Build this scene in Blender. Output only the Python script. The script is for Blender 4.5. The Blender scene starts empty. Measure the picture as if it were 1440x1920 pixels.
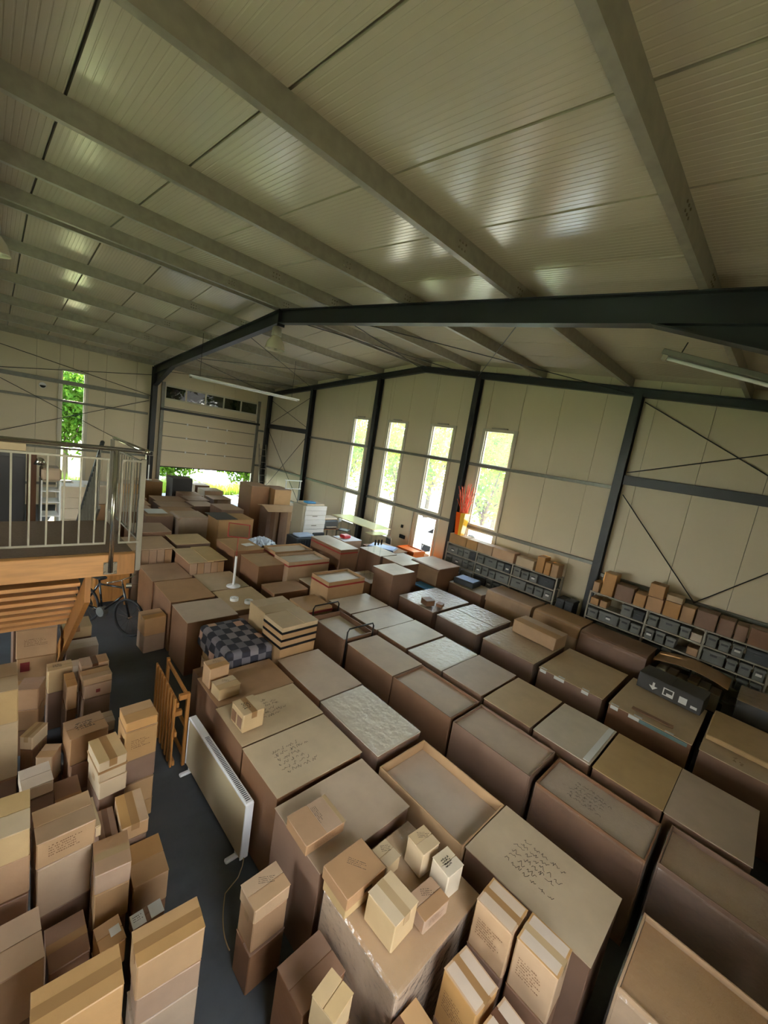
import bpy, math, random
from mathutils import Matrix, Vector
import numpy as np
rnd = random.Random(7)
SC = bpy.context.scene
COL = SC.collection

# ------------------------------------------------------------------ camera, sky, sun, lights, exposure
cd = bpy.data.cameras.new('camera'); cam = bpy.data.objects.new('camera', cd); COL.objects.link(cam)
cd.sensor_fit = 'VERTICAL'; cd.sensor_height = 36.0; cd.lens = 36.0 * 758.277 / 1920.0
cd.clip_start = 0.05; cd.clip_end = 400
RX = Vector((0.713009, -0.683525, 0.156244)); RY = Vector((0.001556, -0.221295, -0.975206)); RZ = Vector((0.701153, 0.695573, -0.156722))
m = Matrix.Identity(4)
for i in range(3):
    m[i][0] = RX[i]; m[i][1] = -RY[i]; m[i][2] = -RZ[i]
m[0][3], m[1][3], m[2][3] = 0, 0, 4.0
cam.matrix_world = m
SC.camera = cam

w = bpy.data.worlds.new('world'); SC.world = w; w.use_nodes = True
nt = w.node_tree; nt.nodes.clear()
wo = nt.nodes.new('ShaderNodeOutputWorld'); bg = nt.nodes.new('ShaderNodeBackground')
tcw = nt.nodes.new('ShaderNodeTexCoord'); sxyz = nt.nodes.new('ShaderNodeSeparateXYZ'); nt.links.new(tcw.outputs['Generated'], sxyz.inputs[0])
skr = nt.nodes.new('ShaderNodeValToRGB'); nt.links.new(sxyz.outputs[2], skr.inputs[0])        # hazy bright sky, paler at the horizon
skr.color_ramp.elements[0].color = (1.0, .97, .90, 1); skr.color_ramp.elements[1].color = (.46, .62, .90, 1); skr.color_ramp.elements[1].position = .8
e_ = skr.color_ramp.elements.new(.25); e_.color = (.88, .93, 1.0, 1)
nt.links.new(skr.outputs[0], bg.inputs[0]); bg.inputs[1].default_value = 5.4
nt.links.new(bg.outputs[0], wo.inputs[0])
sl = bpy.data.lights.new('sun', 'SUN'); sl.energy = 16.0; sl.angle = 0.01; sl.color = (1.0, .80, .52)
so = bpy.data.objects.new('sun', sl); COL.objects.link(so)
so.rotation_euler = Vector((-.30, -1.45, -1.0)).to_track_quat('-Z', 'Y').to_euler()
def area(name, loc, d, sx, sy, power, color, portal=False):
    l = bpy.data.lights.new(name, 'AREA'); l.shape = 'RECTANGLE'; l.size = sx; l.size_y = sy; l.energy = power; l.color = color
    o = bpy.data.objects.new(name, l); COL.objects.link(o); o.location = loc
    o.rotation_euler = Vector(d).to_track_quat('-Z', 'Y').to_euler()
    if portal: l.cycles.is_portal = True
    return o
# added area lamps, guessed as daylight from made-up windows behind the viewer
area('window_daylight_near_side', (1.0, -.86, 2.5), (0.0, 1, -.12), 1.7, 1.7, 11, (1.0, .76, .50))
area('window_daylight_rear', (-4.85, 6.0, 2.6), (1, 0, 0.0), 5.0, 2.6, 5, (1.0, .90, .75))
for (y0, y1, z0, z1) in ((11.4, 12.2, .9, 4.9), (9.5, 10.3, .9, 4.9), (7.53, 8.36, .1, 4.9), (5.52, 6.45, .9, 4.9)):
    area('gable_window_portal', (10.12, (y0 + y1) / 2, (z0 + z1) / 2), (-1, 0, 0), z1 - z0, y1 - y0, 1, (1, 1, 1), True).rotation_euler = (0, math.pi / 2, 0)
pt = area('door_portal', (7.3, 18.95, .86), (0, -1, 0), 4.1, 1.7, 1, (1, 1, 1), True)
pt = area('side_window_portal', (2.25, 18.97, 2.9), (0, -1, 0), .8, 4.1, 1, (1, 1, 1), True)
SC.view_settings.view_transform = 'Standard'; SC.view_settings.look = 'None'
SC.view_settings.gamma = 1.0; SC.view_settings.use_curve_mapping = False
SC.view_settings.exposure = 2.05
SC.cycles.use_denoising = True
SC.cycles.max_bounces = 10; SC.cycles.diffuse_bounces = 6; SC.cycles.transparent_max_bounces = 16
SC.cycles.sample_clamp_indirect = 6.0

# ------------------------------------------------------------------ materials
MATS = {}
def lin(c):
    return tuple(((v / 255) / 12.92 if v / 255 <= .04045 else ((v / 255 + .055) / 1.055) ** 2.4) for v in c) + (1,)
def mat(name, rgb, rough=.6, metal=0.0, noise=0.0, nscale=3.0, bump=0.0, bscale=40.0, var=0.0, spec=.5, stretch=(1, 1, 1), coat=0.0, dirt=0.0):
    if name in MATS: return MATS[name]
    M = bpy.data.materials.new(name); M.use_nodes = True; t = M.node_tree; p = t.nodes['Principled BSDF']
    c = lin(rgb); p.inputs['Roughness'].default_value = rough; p.inputs['Metallic'].default_value = metal
    p.inputs['Specular IOR Level'].default_value = spec
    if coat: p.inputs['Coat Weight'].default_value = coat; p.inputs['Coat Roughness'].default_value = .25
    tc = t.nodes.new('ShaderNodeTexCoord'); mp = t.nodes.new('ShaderNodeMapping'); mp.inputs['Scale'].default_value = stretch
    t.links.new(tc.outputs['Object'], mp.inputs[0])
    last = None
    base = t.nodes.new('ShaderNodeRGB'); base.outputs[0].default_value = c; last = base.outputs[0]
    if noise:
        n = t.nodes.new('ShaderNodeTexNoise'); n.inputs['Scale'].default_value = nscale; n.inputs['Detail'].default_value = 5
        t.links.new(mp.outputs[0], n.inputs['Vector'])
        mr = t.nodes.new('ShaderNodeMapRange'); mr.inputs[1].default_value = .3; mr.inputs[2].default_value = .7
        mr.inputs[3].default_value = 1 - noise; mr.inputs[4].default_value = 1 + noise
        t.links.new(n.outputs[0], mr.inputs[0])
        mx = t.nodes.new('ShaderNodeMix'); mx.data_type = 'RGBA'; mx.blend_type = 'MULTIPLY'; mx.inputs[0].default_value = 1
        t.links.new(last, mx.inputs[6]); t.links.new(mr.outputs[0], mx.inputs[7]); last = mx.outputs[2]
    if var:
        oi = t.nodes.new('ShaderNodeObjectInfo'); mr = t.nodes.new('ShaderNodeMapRange')
        mr.inputs[3].default_value = 1 - var; mr.inputs[4].default_value = 1 + var
        t.links.new(oi.outputs['Random'], mr.inputs[0])
        hs = t.nodes.new('ShaderNodeHueSaturation'); t.links.new(mr.outputs[0], hs.inputs['Value']); t.links.new(last, hs.inputs['Color'])
        mr2 = t.nodes.new('ShaderNodeMapRange'); mr2.inputs[3].default_value = 1.15; mr2.inputs[4].default_value = .8
        t.links.new(oi.outputs['Random'], mr2.inputs[0]); t.links.new(mr2.outputs[0], hs.inputs['Saturation']); last = hs.outputs[0]
    if dirt:
        n = t.nodes.new('ShaderNodeTexNoise'); n.inputs['Scale'].default_value = 1.3; n.inputs['Detail'].default_value = 8; n.inputs['Roughness'].default_value = .7
        t.links.new(tc.outputs['Object'], n.inputs['Vector'])
        mr = t.nodes.new('ShaderNodeMapRange'); mr.inputs[1].default_value = .5; mr.inputs[2].default_value = .75; mr.inputs[3].default_value = 0; mr.inputs[4].default_value = dirt
        t.links.new(n.outputs[0], mr.inputs[0])
        mx = t.nodes.new('ShaderNodeMix'); mx.data_type = 'RGBA'; mx.inputs[7].default_value = (c[0] * .35, c[1] * .33, c[2] * .3, 1)
        t.links.new(mr.outputs[0], mx.inputs[0]); t.links.new(last, mx.inputs[6]); last = mx.outputs[2]
    t.links.new(last, p.inputs['Base Color'])
    if bump:
        n = t.nodes.new('ShaderNodeTexNoise'); n.inputs['Scale'].default_value = bscale; n.inputs['Detail'].default_value = 3
        t.links.new(mp.outputs[0], n.inputs['Vector'])
        b = t.nodes.new('ShaderNodeBump'); b.inputs['Strength'].default_value = bump; b.inputs['Distance'].default_value = .01
        t.links.new(n.outputs[0], b.inputs['Height']); t.links.new(b.outputs[0], p.inputs['Normal'])
    MATS[name] = M; return M
def glassy(name, tint, gloss=.08, rough=.02, bump=0.0, bscale=8, whitem=0.0, glare_haze=0.0):
    """clear sheet: a transparent body with a Fresnel gloss"""
    M = bpy.data.materials.new(name); M.use_nodes = True; t = M.node_tree; t.nodes.clear()
    o = t.nodes.new('ShaderNodeOutputMaterial'); tr = t.nodes.new('ShaderNodeBsdfTransparent'); tr.inputs[0].default_value = tint
    g = t.nodes.new('ShaderNodeBsdfGlossy'); g.inputs['Roughness'].default_value = rough
    lw = t.nodes.new('ShaderNodeFresnel'); lw.inputs[0].default_value = 1.45
    mx = t.nodes.new('ShaderNodeMixShader'); t.links.new(tr.outputs[0], mx.inputs[1]); t.links.new(g.outputs[0], mx.inputs[2])
    ma = t.nodes.new('ShaderNodeMath'); ma.operation = 'MULTIPLY_ADD'; ma.inputs[1].default_value = 1.0; ma.inputs[2].default_value = gloss; ma.use_clamp = True
    t.links.new(lw.outputs[0], ma.inputs[0])
    ge = t.nodes.new('ShaderNodeNewGeometry'); inv = t.nodes.new('ShaderNodeMath'); inv.operation = 'SUBTRACT'; inv.inputs[0].default_value = 1.0; t.links.new(ge.outputs['Backfacing'], inv.inputs[1])
    mu = t.nodes.new('ShaderNodeMath'); mu.operation = 'MULTIPLY'; t.links.new(ma.outputs[0], mu.inputs[0]); t.links.new(inv.outputs[0], mu.inputs[1]); t.links.new(mu.outputs[0], mx.inputs[0])
    out = mx.outputs[0]
    if whitem:
        d = t.nodes.new('ShaderNodeBsdfDiffuse'); d.inputs[0].default_value = (.8, .8, .8, 1)
        m2 = t.nodes.new('ShaderNodeMixShader'); m2.inputs[0].default_value = whitem; t.links.new(out, m2.inputs[1]); t.links.new(d.outputs[0], m2.inputs[2]); out = m2.outputs[0]
    if glare_haze:  # translucent share mixed in to imitate hazy glare on the panes
        d = t.nodes.new('ShaderNodeBsdfTranslucent'); d.inputs[0].default_value = (.85, .85, .8, 1)
        m2 = t.nodes.new('ShaderNodeMixShader'); m2.inputs[0].default_value = glare_haze; t.links.new(out, m2.inputs[1]); t.links.new(d.outputs[0], m2.inputs[2]); out = m2.outputs[0]
    if bump:
        tc = t.nodes.new('ShaderNodeTexCoord'); n = t.nodes.new('ShaderNodeTexNoise'); n.inputs['Scale'].default_value = bscale; n.inputs['Detail'].default_value = 4
        t.links.new(tc.outputs['Object'], n.inputs['Vector'])
        b = t.nodes.new('ShaderNodeBump'); b.inputs['Strength'].default_value = bump; b.inputs['Distance'].default_value = .03
        t.links.new(n.outputs[0], b.inputs['Height']); t.links.new(b.outputs[0], g.inputs['Normal']); t.links.new(b.outputs[0], lw.inputs['Normal'])
    t.links.new(out, o.inputs[0]); MATS[name] = M; return M
def cardboard(name, rgb, rough=.5, spec=.5):
    return mat(name, rgb, rough, noise=.07, nscale=5, bump=.12, bscale=30, var=.035, spec=spec)
TAN = cardboard('kraft_tan', (178, 142, 102)); BROWN = cardboard('kraft_brown', (132, 98, 74)); YEL = cardboard('kraft_straw', (190, 163, 124))  # BROWN sleeve sides are darkened to carry their shade below the lids
GREY = cardboard('kraft_grey', (188, 166, 144)); PALE = cardboard('board_pale', (200, 184, 160), .40); PINK = cardboard('kraft_rose', (170, 136, 106))  # GREY and PALE lids hold window sheen in their colour
ORG = cardboard('kraft_orange', (186, 144, 98)); DBR = cardboard('kraft_dark', (134, 98, 70))
TAPE = mat('packing_tape', (148, 112, 72), .3, noise=.05, bump=.05, bscale=20)
CTAPE = mat('clear_tape', (172, 146, 110), .2, bump=.15, bscale=25)
BTAPE = mat('brown_tape', (96, 66, 48), .25)
REDT = mat('red_tape', (150, 40, 34), .35); INK = mat('ink', (60, 50, 44), .7); INKB = mat('print_ink', (112, 80, 54), .7)
WHITE = mat('white_paper', (225, 225, 222), .6); LABEL = mat('white_label', (215, 215, 210), .5)
BLACK = mat('black_plastic', (26, 26, 28), .4); DARK = mat('dark_card', (64, 62, 60), .55, noise=.08)
CRATE = mat('grey_crate', (112, 114, 110), .5, noise=.05, var=.12); DCRATE = mat('dark_crate', (58, 62, 66), .5, noise=.06)
STEEL = mat('painted_steel', (40, 43, 46), .42, noise=.12, nscale=2); GALV = mat('galvanised_steel', (158, 152, 138), .38, .2, noise=.12, nscale=9)
GALVD = mat('galvanised_dark', (120, 120, 112), .4, .5, noise=.1, nscale=9)
PANEL = mat('roof_sheet', (194, 183, 162), .19, noise=.03, nscale=.6, spec=.8); WALLM = mat('wall_sheet', (212, 199, 170), .45, noise=.03, nscale=.7)
CONC = mat('concrete', (74, 77, 80), .6, noise=.14, nscale=2.5, bump=.1, bscale=18, dirt=.55)
FRAME = mat('window_frame', (196, 190, 170), .4); CHROME = mat('stainless', (190, 186, 178), .18, .95); RAILG = mat('rail_paint', (136, 130, 120), .4, .3)
WOOD = mat('pine', (206, 150, 92), .45, noise=.14, nscale=3, stretch=(1, 9, 9), bump=.04); WOODD = mat('dark_wood', (120, 74, 38), .5, noise=.16, nscale=4, stretch=(9, 9, 1)); WOODH = mat('honey_wood', (170, 116, 58), .45, noise=.15, nscale=4, stretch=(8, 8, 1))
CARPET = mat('carpet', (112, 92, 74), .95, noise=.12, nscale=60, bump=.3, bscale=180)
HEAT = mat('heater_enamel', (190, 172, 138), .35); HEATW = mat('heater_white', (226, 226, 226), .35); SLOT = mat('slot_dark', (70, 72, 74), .6)  # HEAT front is toned darker to hold its shade
RUB = mat('rubber', (22, 22, 23), .7); BPAINT = mat('bike_paint', (18, 19, 22), .2, coat=.5)
GLASSC = glassy('clear_glass', (.93, .95, .93, 1), .02, .0); GLASS = glassy('window_glass', (.93, .95, .93, 1), .02, .0, glare_haze=.03); FILM = glassy('stretch_film', (.97, .97, .97, 1), .05, .12, .8, 13, .05)
SMOKE = glassy('smoked_glass', (.06, .06, .06, 1), .06, .05, .25, 3); CLEARP = glassy('clear_acrylic', (.92, .94, .93, 1), .06, .03)
ORANGEG = mat('orange_glass', (240, 96, 20), .12, spec=.8); YELG = mat('yellow_glass', (245, 190, 60), .12, spec=.8); TWIG = mat('orange_twig', (225, 88, 40), .6)
GRASSM = mat('meadow_grass', (104, 128, 76), .8, noise=.2, nscale=2); BARK = mat('bark', (84, 70, 56), .9, noise=.2, nscale=6); GRAV = mat('gravel', (176, 172, 164), .9, noise=.15, nscale=12, bump=.3)
BLUE = mat('blue_plastic', (70, 150, 205), .35); REDP = mat('red_plastic', (190, 40, 40), .4); NAVY = mat('navy_paper', (50, 66, 110), .5); MAROON = mat('maroon_paper', (120, 40, 40), .5)
def leafmat(name, rgb):
    M = bpy.data.materials.new(name); M.use_nodes = True; t = M.node_tree; t.nodes.clear()
    o = t.nodes.new('ShaderNodeOutputMaterial'); d = t.nodes.new('ShaderNodeBsdfDiffuse'); tl = t.nodes.new('ShaderNodeBsdfTranslucent'); mx = t.nodes.new('ShaderNodeMixShader'); mx.inputs[0].default_value = .45
    n = t.nodes.new('ShaderNodeTexNoise'); n.inputs['Scale'].default_value = 1.5; r = t.nodes.new('ShaderNodeValToRGB')
    c = lin(rgb); r.color_ramp.elements[0].color = (c[0] * .6, c[1] * .7, c[2] * .5, 1); r.color_ramp.elements[1].color = (min(1, c[0] * 1.6), c[1] * 1.2, c[2], 1)
    r.color_ramp.elements[0].position = .35; r.color_ramp.elements[1].position = .68
    tc = t.nodes.new('ShaderNodeTexCoord'); t.links.new(tc.outputs['Object'], n.inputs['Vector']); t.links.new(n.outputs[0], r.inputs[0])
    t.links.new(r.outputs[0], d.inputs[0]); t.links.new(r.outputs[0], tl.inputs[0]); t.links.new(d.outputs[0], mx.inputs[1]); t.links.new(tl.outputs[0], mx.inputs[2]); t.links.new(mx.outputs[0], o.inputs[0])
    MATS[name] = M; return M
LEAF = leafmat('leaf_green', (128, 160, 70)); LEAFD = leafmat('leaf_dark', (74, 112, 44))
def plaidmat():
    M = bpy.data.materials.new('plaid_wool'); M.use_nodes = True; t = M.node_tree; p = t.nodes['Principled BSDF']; p.inputs['Roughness'].default_value = .85
    uv = t.nodes.new('ShaderNodeUVMap'); sx = t.nodes.new('ShaderNodeSeparateXYZ'); t.links.new(uv.outputs[0], sx.inputs[0])
    def mth(op, a, b=None):
        n = t.nodes.new('ShaderNodeMath'); n.operation = op
        for i, v in enumerate((a, b)):
            if v is None: continue
            if isinstance(v, (int, float)): n.inputs[i].default_value = v
            else: t.links.new(v, n.inputs[i])
        return n.outputs[0]
    fx = mth('FLOOR', mth('MULTIPLY', sx.outputs[0], 7)); fy = mth('FLOOR', mth('MULTIPLY', sx.outputs[1], 8))
    par = mth('MODULO', mth('ADD', fx, fy), 2); row = mth('MODULO', fy, 2); c3 = mth('COMPARE', mth('MODULO', fx, 5), 3)
    wn = t.nodes.new('ShaderNodeTexWhiteNoise'); cx = t.nodes.new('ShaderNodeCombineXYZ'); t.links.new(fx, cx.inputs[0]); t.links.new(fy, cx.inputs[1]); t.links.new(cx.outputs[0], wn.inputs[0])
    r = t.nodes.new('ShaderNodeValToRGB'); r.color_ramp.interpolation = 'CONSTANT'
    r.color_ramp.elements[0].color = lin((108, 104, 110)); r.color_ramp.elements[1].position = .55; r.color_ramp.elements[1].color = lin((132, 126, 130))
    e = r.color_ramp.elements.new(.80); e.color = lin((190, 152, 128))
    t.links.new(wn.outputs[0], r.inputs[0])
    mx = t.nodes.new('ShaderNodeMix'); mx.data_type = 'RGBA'; t.links.new(mth('MULTIPLY', par, 1.0), mx.inputs[0]); t.links.new(r.outputs[0], mx.inputs[6]); mx.inputs[7].default_value = lin((50, 50, 60))
    t.links.new(mx.outputs[2], p.inputs['Base Color']); MATS['plaid'] = M; return M
PLAID = plaidmat()

# ------------------------------------------------------------------ mesh helpers
class MB:
    def __init__(s): s.v = []; s.f = []
    def add(s, vs, fs, mx=None):
        n = len(s.v)
        if mx is not None: vs = [tuple(mx @ Vector(p)) for p in vs]
        s.v += [tuple(p) for p in vs]; s.f += [tuple(i + n for i in f) for f in fs]; return s
    def box(s, x0, x1, y0, y1, z0, z1, c=0.0, mx=None):
        if c <= 0:
            vs = [(x, y, z) for z in (z0, z1) for y in (y0, y1) for x in (x0, x1)]
            return s.add(vs, [(0, 2, 3, 1), (4, 5, 7, 6), (0, 1, 5, 4), (2, 6, 7, 3), (0, 4, 6, 2), (1, 3, 7, 5)], mx)
        lo = (x0, y0, z0); hi = (x1, y1, z1); vs = []; idx = {}
        for sx in (0, 1):
            for sy in (0, 1):
                for sz in (0, 1):
                    sg = (sx, sy, sz)
                    for a in range(3):
                        p = []
                        for k in range(3):
                            e = hi[k] if sg[k] else lo[k]
                            p.append(e if k == a else (e - c if sg[k] else e + c))
                        idx[(sx, sy, sz, a)] = len(vs); vs.append(tuple(p))
        fs = []
        for a in range(3):
            b, d = (a + 1) % 3, (a + 2) % 3
            for sgn in (0, 1):
                q = []
                for (i, j) in ((0, 0), (1, 0), (1, 1), (0, 1)):
                    k = [0, 0, 0]; k[a] = sgn; k[b] = i; k[d] = j; q.append(idx[(k[0], k[1], k[2], a)])
                fs.append(tuple(q if sgn else q[::-1]))
        for a in range(3):
            b, d = (a + 1) % 3, (a + 2) % 3
            for i in (0, 1):
                for j in (0, 1):
                    q = []
                    for (e, ax) in ((0, b), (1, b), (1, d), (0, d)):
                        k = [0, 0, 0]; k[a] = e; k[b] = i; k[d] = j; q.append(idx[(k[0], k[1], k[2], ax)])
                    fs.append(tuple(q if (i ^ j) == 0 else q[::-1]) if i == j else tuple(q))
        for sx in (0, 1):
            for sy in (0, 1):
                for sz in (0, 1):
                    q = [idx[(sx, sy, sz, a)] for a in range(3)]
                    fs.append(tuple(q if (sx + sy + sz) % 2 else q[::-1]))
        return s.add(vs, fs, mx)
    def cyl(s, p0, p1, r, n=8, r1=None, cap=True):
        p0 = Vector(p0); p1 = Vector(p1); d = (p1 - p0).normalized(); a = d.orthogonal().normalized(); b = d.cross(a); r1 = r if r1 is None else r1
        vs = [tuple(q + (a * math.cos(2 * math.pi * i / n) + b * math.sin(2 * math.pi * i / n)) * rr) for q, rr in ((p0, r), (p1, r1)) for i in range(n)]
        fs = [(i, (i + 1) % n, n + (i + 1) % n, n + i) for i in range(n)]
        if cap: fs += [tuple(range(n - 1, -1, -1)), tuple(range(n, 2 * n))]
        return s.add(vs, fs)
    def tube(s, pts, r, n=8):
        P = [Vector(p) for p in pts]; vs = []; pa = None
        for i, p in enumerate(P):
            d = ((P[min(i + 1, len(P) - 1)] - P[max(i - 1, 0)])).normalized()
            a = d.orthogonal().normalized() if pa is None else (pa - d * pa.dot(d)).normalized(); pa = a; b = d.cross(a)
            vs += [tuple(p + (a * math.cos(2 * math.pi * k / n) + b * math.sin(2 * math.pi * k / n)) * r) for k in range(n)]
        fs = [(i * n + k, i * n + (k + 1) % n, (i + 1) * n + (k + 1) % n, (i + 1) * n + k) for i in range(len(P) - 1) for k in range(n)]
        fs += [tuple(range(n - 1, -1, -1)), tuple(range((len(P) - 1) * n, len(P) * n))]
        return s.add(vs, fs)
    def lathe(s, prof, n=20, c=(0, 0, 0)):
        vs = [(c[0] + r * math.cos(2 * math.pi * k / n), c[1] + r * math.sin(2 * math.pi * k / n), c[2] + z) for r, z in prof for k in range(n)]
        fs = [(i * n + k, i * n + (k + 1) % n, (i + 1) * n + (k + 1) % n, (i + 1) * n + k) for i in range(len(prof) - 1) for k in range(n)]
        return s.add(vs, fs)
    def extrude(s, poly, d, mx=None):
        """closed 3-D polygon swept along vector d"""
        n = len(poly); P = [Vector(p) for p in poly]; d = Vector(d)
        return s.add([tuple(p) for p in P] + [tuple(p + d) for p in P], [tuple(range(n))[::-1], tuple(range(n, 2 * n))] + [(i, (i + 1) % n, n + (i + 1) % n, n + i) for i in range(n)], mx)
    def build(s, name, material, parent=None, smooth=False, loc=None, rotz=0.0, recalc=True):
        me = bpy.data.meshes.new(name); me.from_pydata(s.v, [], s.f)
        if recalc:
            import bmesh
            b = bmesh.new(); b.from_mesh(me); bmesh.ops.recalc_face_normals(b, faces=b.faces); b.to_mesh(me); b.free()
        me.materials.append(material)
        if smooth: me.shade_smooth()
        o = bpy.data.objects.new(name, me); COL.objects.link(o)
        if parent is not None: o.parent = parent
        if loc is not None: o.location = loc
        if rotz: o.rotation_euler[2] = rotz
        return o
def root(name, loc, label=None, cat=None, group=None, kind=None, rz=0.0):
    o = bpy.data.objects.new(name, None); o.empty_display_size = .1; COL.objects.link(o); o.location = loc; o.rotation_euler = (0, 0, rz)
    return tag(o, label, cat, group, kind)
def tag(o, label=None, cat=None, group=None, kind=None):
    if label: o['label'] = label
    if cat: o['category'] = cat
    if group: o['group'] = group
    if kind: o['kind'] = kind
    return o
def ord_(i): return ('first', 'second', 'third', 'fourth', 'fifth', 'sixth', 'seventh', 'eighth', 'ninth', 'tenth', 'eleventh', 'twelfth', 'thirteenth', 'fourteenth')[i]

# ------------------------------------------------------------------ structure
GX, SY, EY, RY0 = 10.0, 18.9, -0.95, 9.0            # gable wall, side wall, near side wall, ridge line
XB = -5.0                                            # rear wall
def zc(y): return 6.88 - .1 * abs(y - RY0)           # underside of the roof sheets
def zr(y): return 6.68 - .1 * abs(y - RY0)           # top of the rafters
fl = MB().box(XB - .2, GX + .2, EY - .2, SY + .2, -.2, 0).build('floor', CONC); tag(fl, kind='structure')

ceil = root('ceiling', (0, 0, 0), kind='structure')
def roof_panel(x0, x1, ya, yb):
    prof = []; n = 18; g = (x1 - x0 - .024) / n
    for i in range(n):
        x = x0 + .012 + i * g
        prof += [(x, 0), (x + g * .72, 0), (x + g * .80, .0025), (x + g * .92, .0025)]
    prof.append((x1 - .012, 0)); top = [(x1 - .012, .06), (x0 + .012, .06)]
    poly = prof + top
    return MB().extrude([(x, ya, zc(ya) + z) for x, z in poly], (0, yb - ya, zc(yb) - zc(ya)))
pm = {}
for side, (ya, yb) in (('far', (RY0 + .01, SY + .1)), ('near', (EY - .1, RY0 - .01))):
    src = roof_panel(0, 1, ya, yb).build('roof_panel', PANEL, ceil)
    src.location.x = XB - .53
    for k in range(1, 16):
        c = src.copy(); COL.objects.link(c); c.parent = ceil; c.location.x = XB - .53 + k
MB().box(XB - .6, GX + .6, RY0 - .12, RY0 + .12, zc(RY0) + .07, zc(RY0) + .09).build('ridge_cap', GALVD, ceil)
for ya, yb in ((RY0, SY + .2), (EY - .2, RY0)):
    MB().extrude([(XB - .6, ya, zc(ya) + .066), (XB - .6, ya, zc(ya) + .10), (XB - .6, yb, zc(yb) + .10), (XB - .6, yb, zc(yb) + .066)], (GX - XB + 1.2, 0, 0)).build('outer_skin', GALVD, ceil)
def wall(name, axis, pos, u0, u1, pitch, off, openings, ztop, thick=.1, sign=1):
    r = root(name, (0, 0, 0), kind='structure')
    seams = []; u = off
    while u < u0: u += pitch
    while u < u1: seams.append(u); u += pitch
    cuts = sorted(set([u0, u1] + seams + [round(v, 3) for o in openings for v in o[:2]]))
    merged = [cuts[0]]
    for c in cuts[1:]:
        if c - merged[-1] > .03: merged.append(c)
    skin = MB()
    for a, b in zip(merged, merged[1:]):
        mid = (a + b) / 2; spans = [(0.0, None)]; ops = sorted([o for o in openings if o[0] - .01 <= mid <= o[1] + .01], key=lambda o: o[2])
        zs = 0.0; pieces = []
        for o in ops: pieces.append((zs, o[2], False)); zs = o[3]
        pieces.append((zs, None, True))
        for z0, z1, last in pieces:
            if not last and z1 - z0 < .02: continue
            za, zb = (ztop(a), ztop(b)) if last else (z1, z1)
            g = .004
            if axis == 'y': poly = [(pos, a + g, z0), (pos, b - g, z0), (pos, b - g, zb), (pos, a + g, za)]; d = (thick * sign, 0, 0)
            else: poly = [(a + g, pos, z0), (b - g, pos, z0), (b - g, pos, zb), (a + g, pos, za)]; d = (0, thick * sign, 0)
            mb = MB().extrude(poly, d)
            mb.build('wall_panel', WALLM, r)
            o_ = thick * sign; e_ = .02 * sign
            if axis == 'y': skin.extrude([(pos + o_ + e_ * .1, a, z0), (pos + o_ + e_ * .1, b, z0), (pos + o_ + e_ * .1, b, zb + .05 * last), (pos + o_ + e_ * .1, a, za + .05 * last)], (e_, 0, 0))
            else: skin.extrude([(a, pos + o_ + e_ * .1, z0), (b, pos + o_ + e_ * .1, z0), (b, pos + o_ + e_ * .1, zb + .05 * last), (a, pos + o_ + e_ * .1, za + .05 * last)], (0, e_, 0))
    skin.build('outer_skin', GALVD, r)
    return r
GW = [(11.38, 12.24), (9.48, 10.34), (7.50, 8.40), (5.50, 6.47)]
wall('wall_gable', 'y', GX, EY, SY, 1.0, 5.48 - 7, [(a, b, .88, 4.95) if i != 2 else (a, b, 0.0, 4.95) for i, (a, b) in enumerate(GW)], lambda y: zc(y) + .02)
SW = [(1.84, 2.66, .84, 4.95)]; DO = (5.22, 9.38, 0.0, 5.12)
wall('wall_side', 'x', SY, XB, GX, 1.0, XB + .22, SW + [DO], lambda x: zc(SY) + .02)
wall('wall_near_side', 'x', EY, XB, GX, 1.0, XB, [(.1, 1.9, 1.6, 3.4)], lambda x: zc(EY) + .02, sign=-1)
wall('wall_rear', 'y', XB, EY, SY, 1.0, EY, [(3.5, 8.5, 1.3, 3.9)], lambda y: zc(y) + .02, sign=-1)
def window(n, axis, pos, a, b, panes, sign):
    """frame, glazed panes and beads; axis is the wall's running axis"""
    r = root('window_%d' % n, (0, 0, 0), kind='structure')
    def bx(u0, u1, z0, z1, d0, d1, name, m, par, c=0):
        d0, d1 = sorted((pos + sign * d0, pos + sign * d1))
        mb = MB().box(d0, d1, u0, u1, z0, z1, c) if axis == 'y' else MB().box(u0, u1, d0, d1, z0, z1, c)
        return mb.build(name, m, par)
    z0, z1 = panes[0][0], panes[-1][1]
    for (u0, u1, za, zb) in ((a - .05, a + .05, z0 - .05, z1 + .05), (b - .05, b + .05, z0 - .05, z1 + .05), (a + .05, b - .05, z0 - .05, z0 + .03), (a + .05, b - .05, z1 - .03, z1 + .05)):
        bx(u0, u1, za, zb, -.05, .09, 'frame_bar', FRAME, r, .006)
    for k in range(len(panes) - 1):
        bx(a + .05, b - .05, panes[k][1], panes[k + 1][0], -.05, .09, 'transom', FRAME, r, .006)
    for (za, zb) in panes:
        bx(a + .05, b - .05, max(za, z0 + .03), min(zb, z1 - .03), .015, .024, 'pane', GLASSC if n == 5 else GLASS, r)
        for u0, u1 in ((a + .05, a + .085), (b - .085, b - .05)):
            bx(u0, u1, max(za, z0 + .03), min(zb, z1 - .03), -.01, .035, 'bead', FRAME, r)
    if axis == 'y' and sign > 0:
        bx(a + .25, b - .25, z1 + .055, z1 + .085, -.09, -.02, 'vent_handle', GALV, r)
    return r
PZ = [(.93, 2.06), (2.24, 3.86), (3.98, 4.90)]
for i, (a, b) in enumerate(GW):
    window(i + 1, 'y', GX, a, b, PZ if i != 2 else PZ[1:], 1)
window(5, 'x', SY, 1.86, 2.64, [(.9, 2.1), (2.15, 3.78), (3.86, 4.9)], 1)
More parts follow.
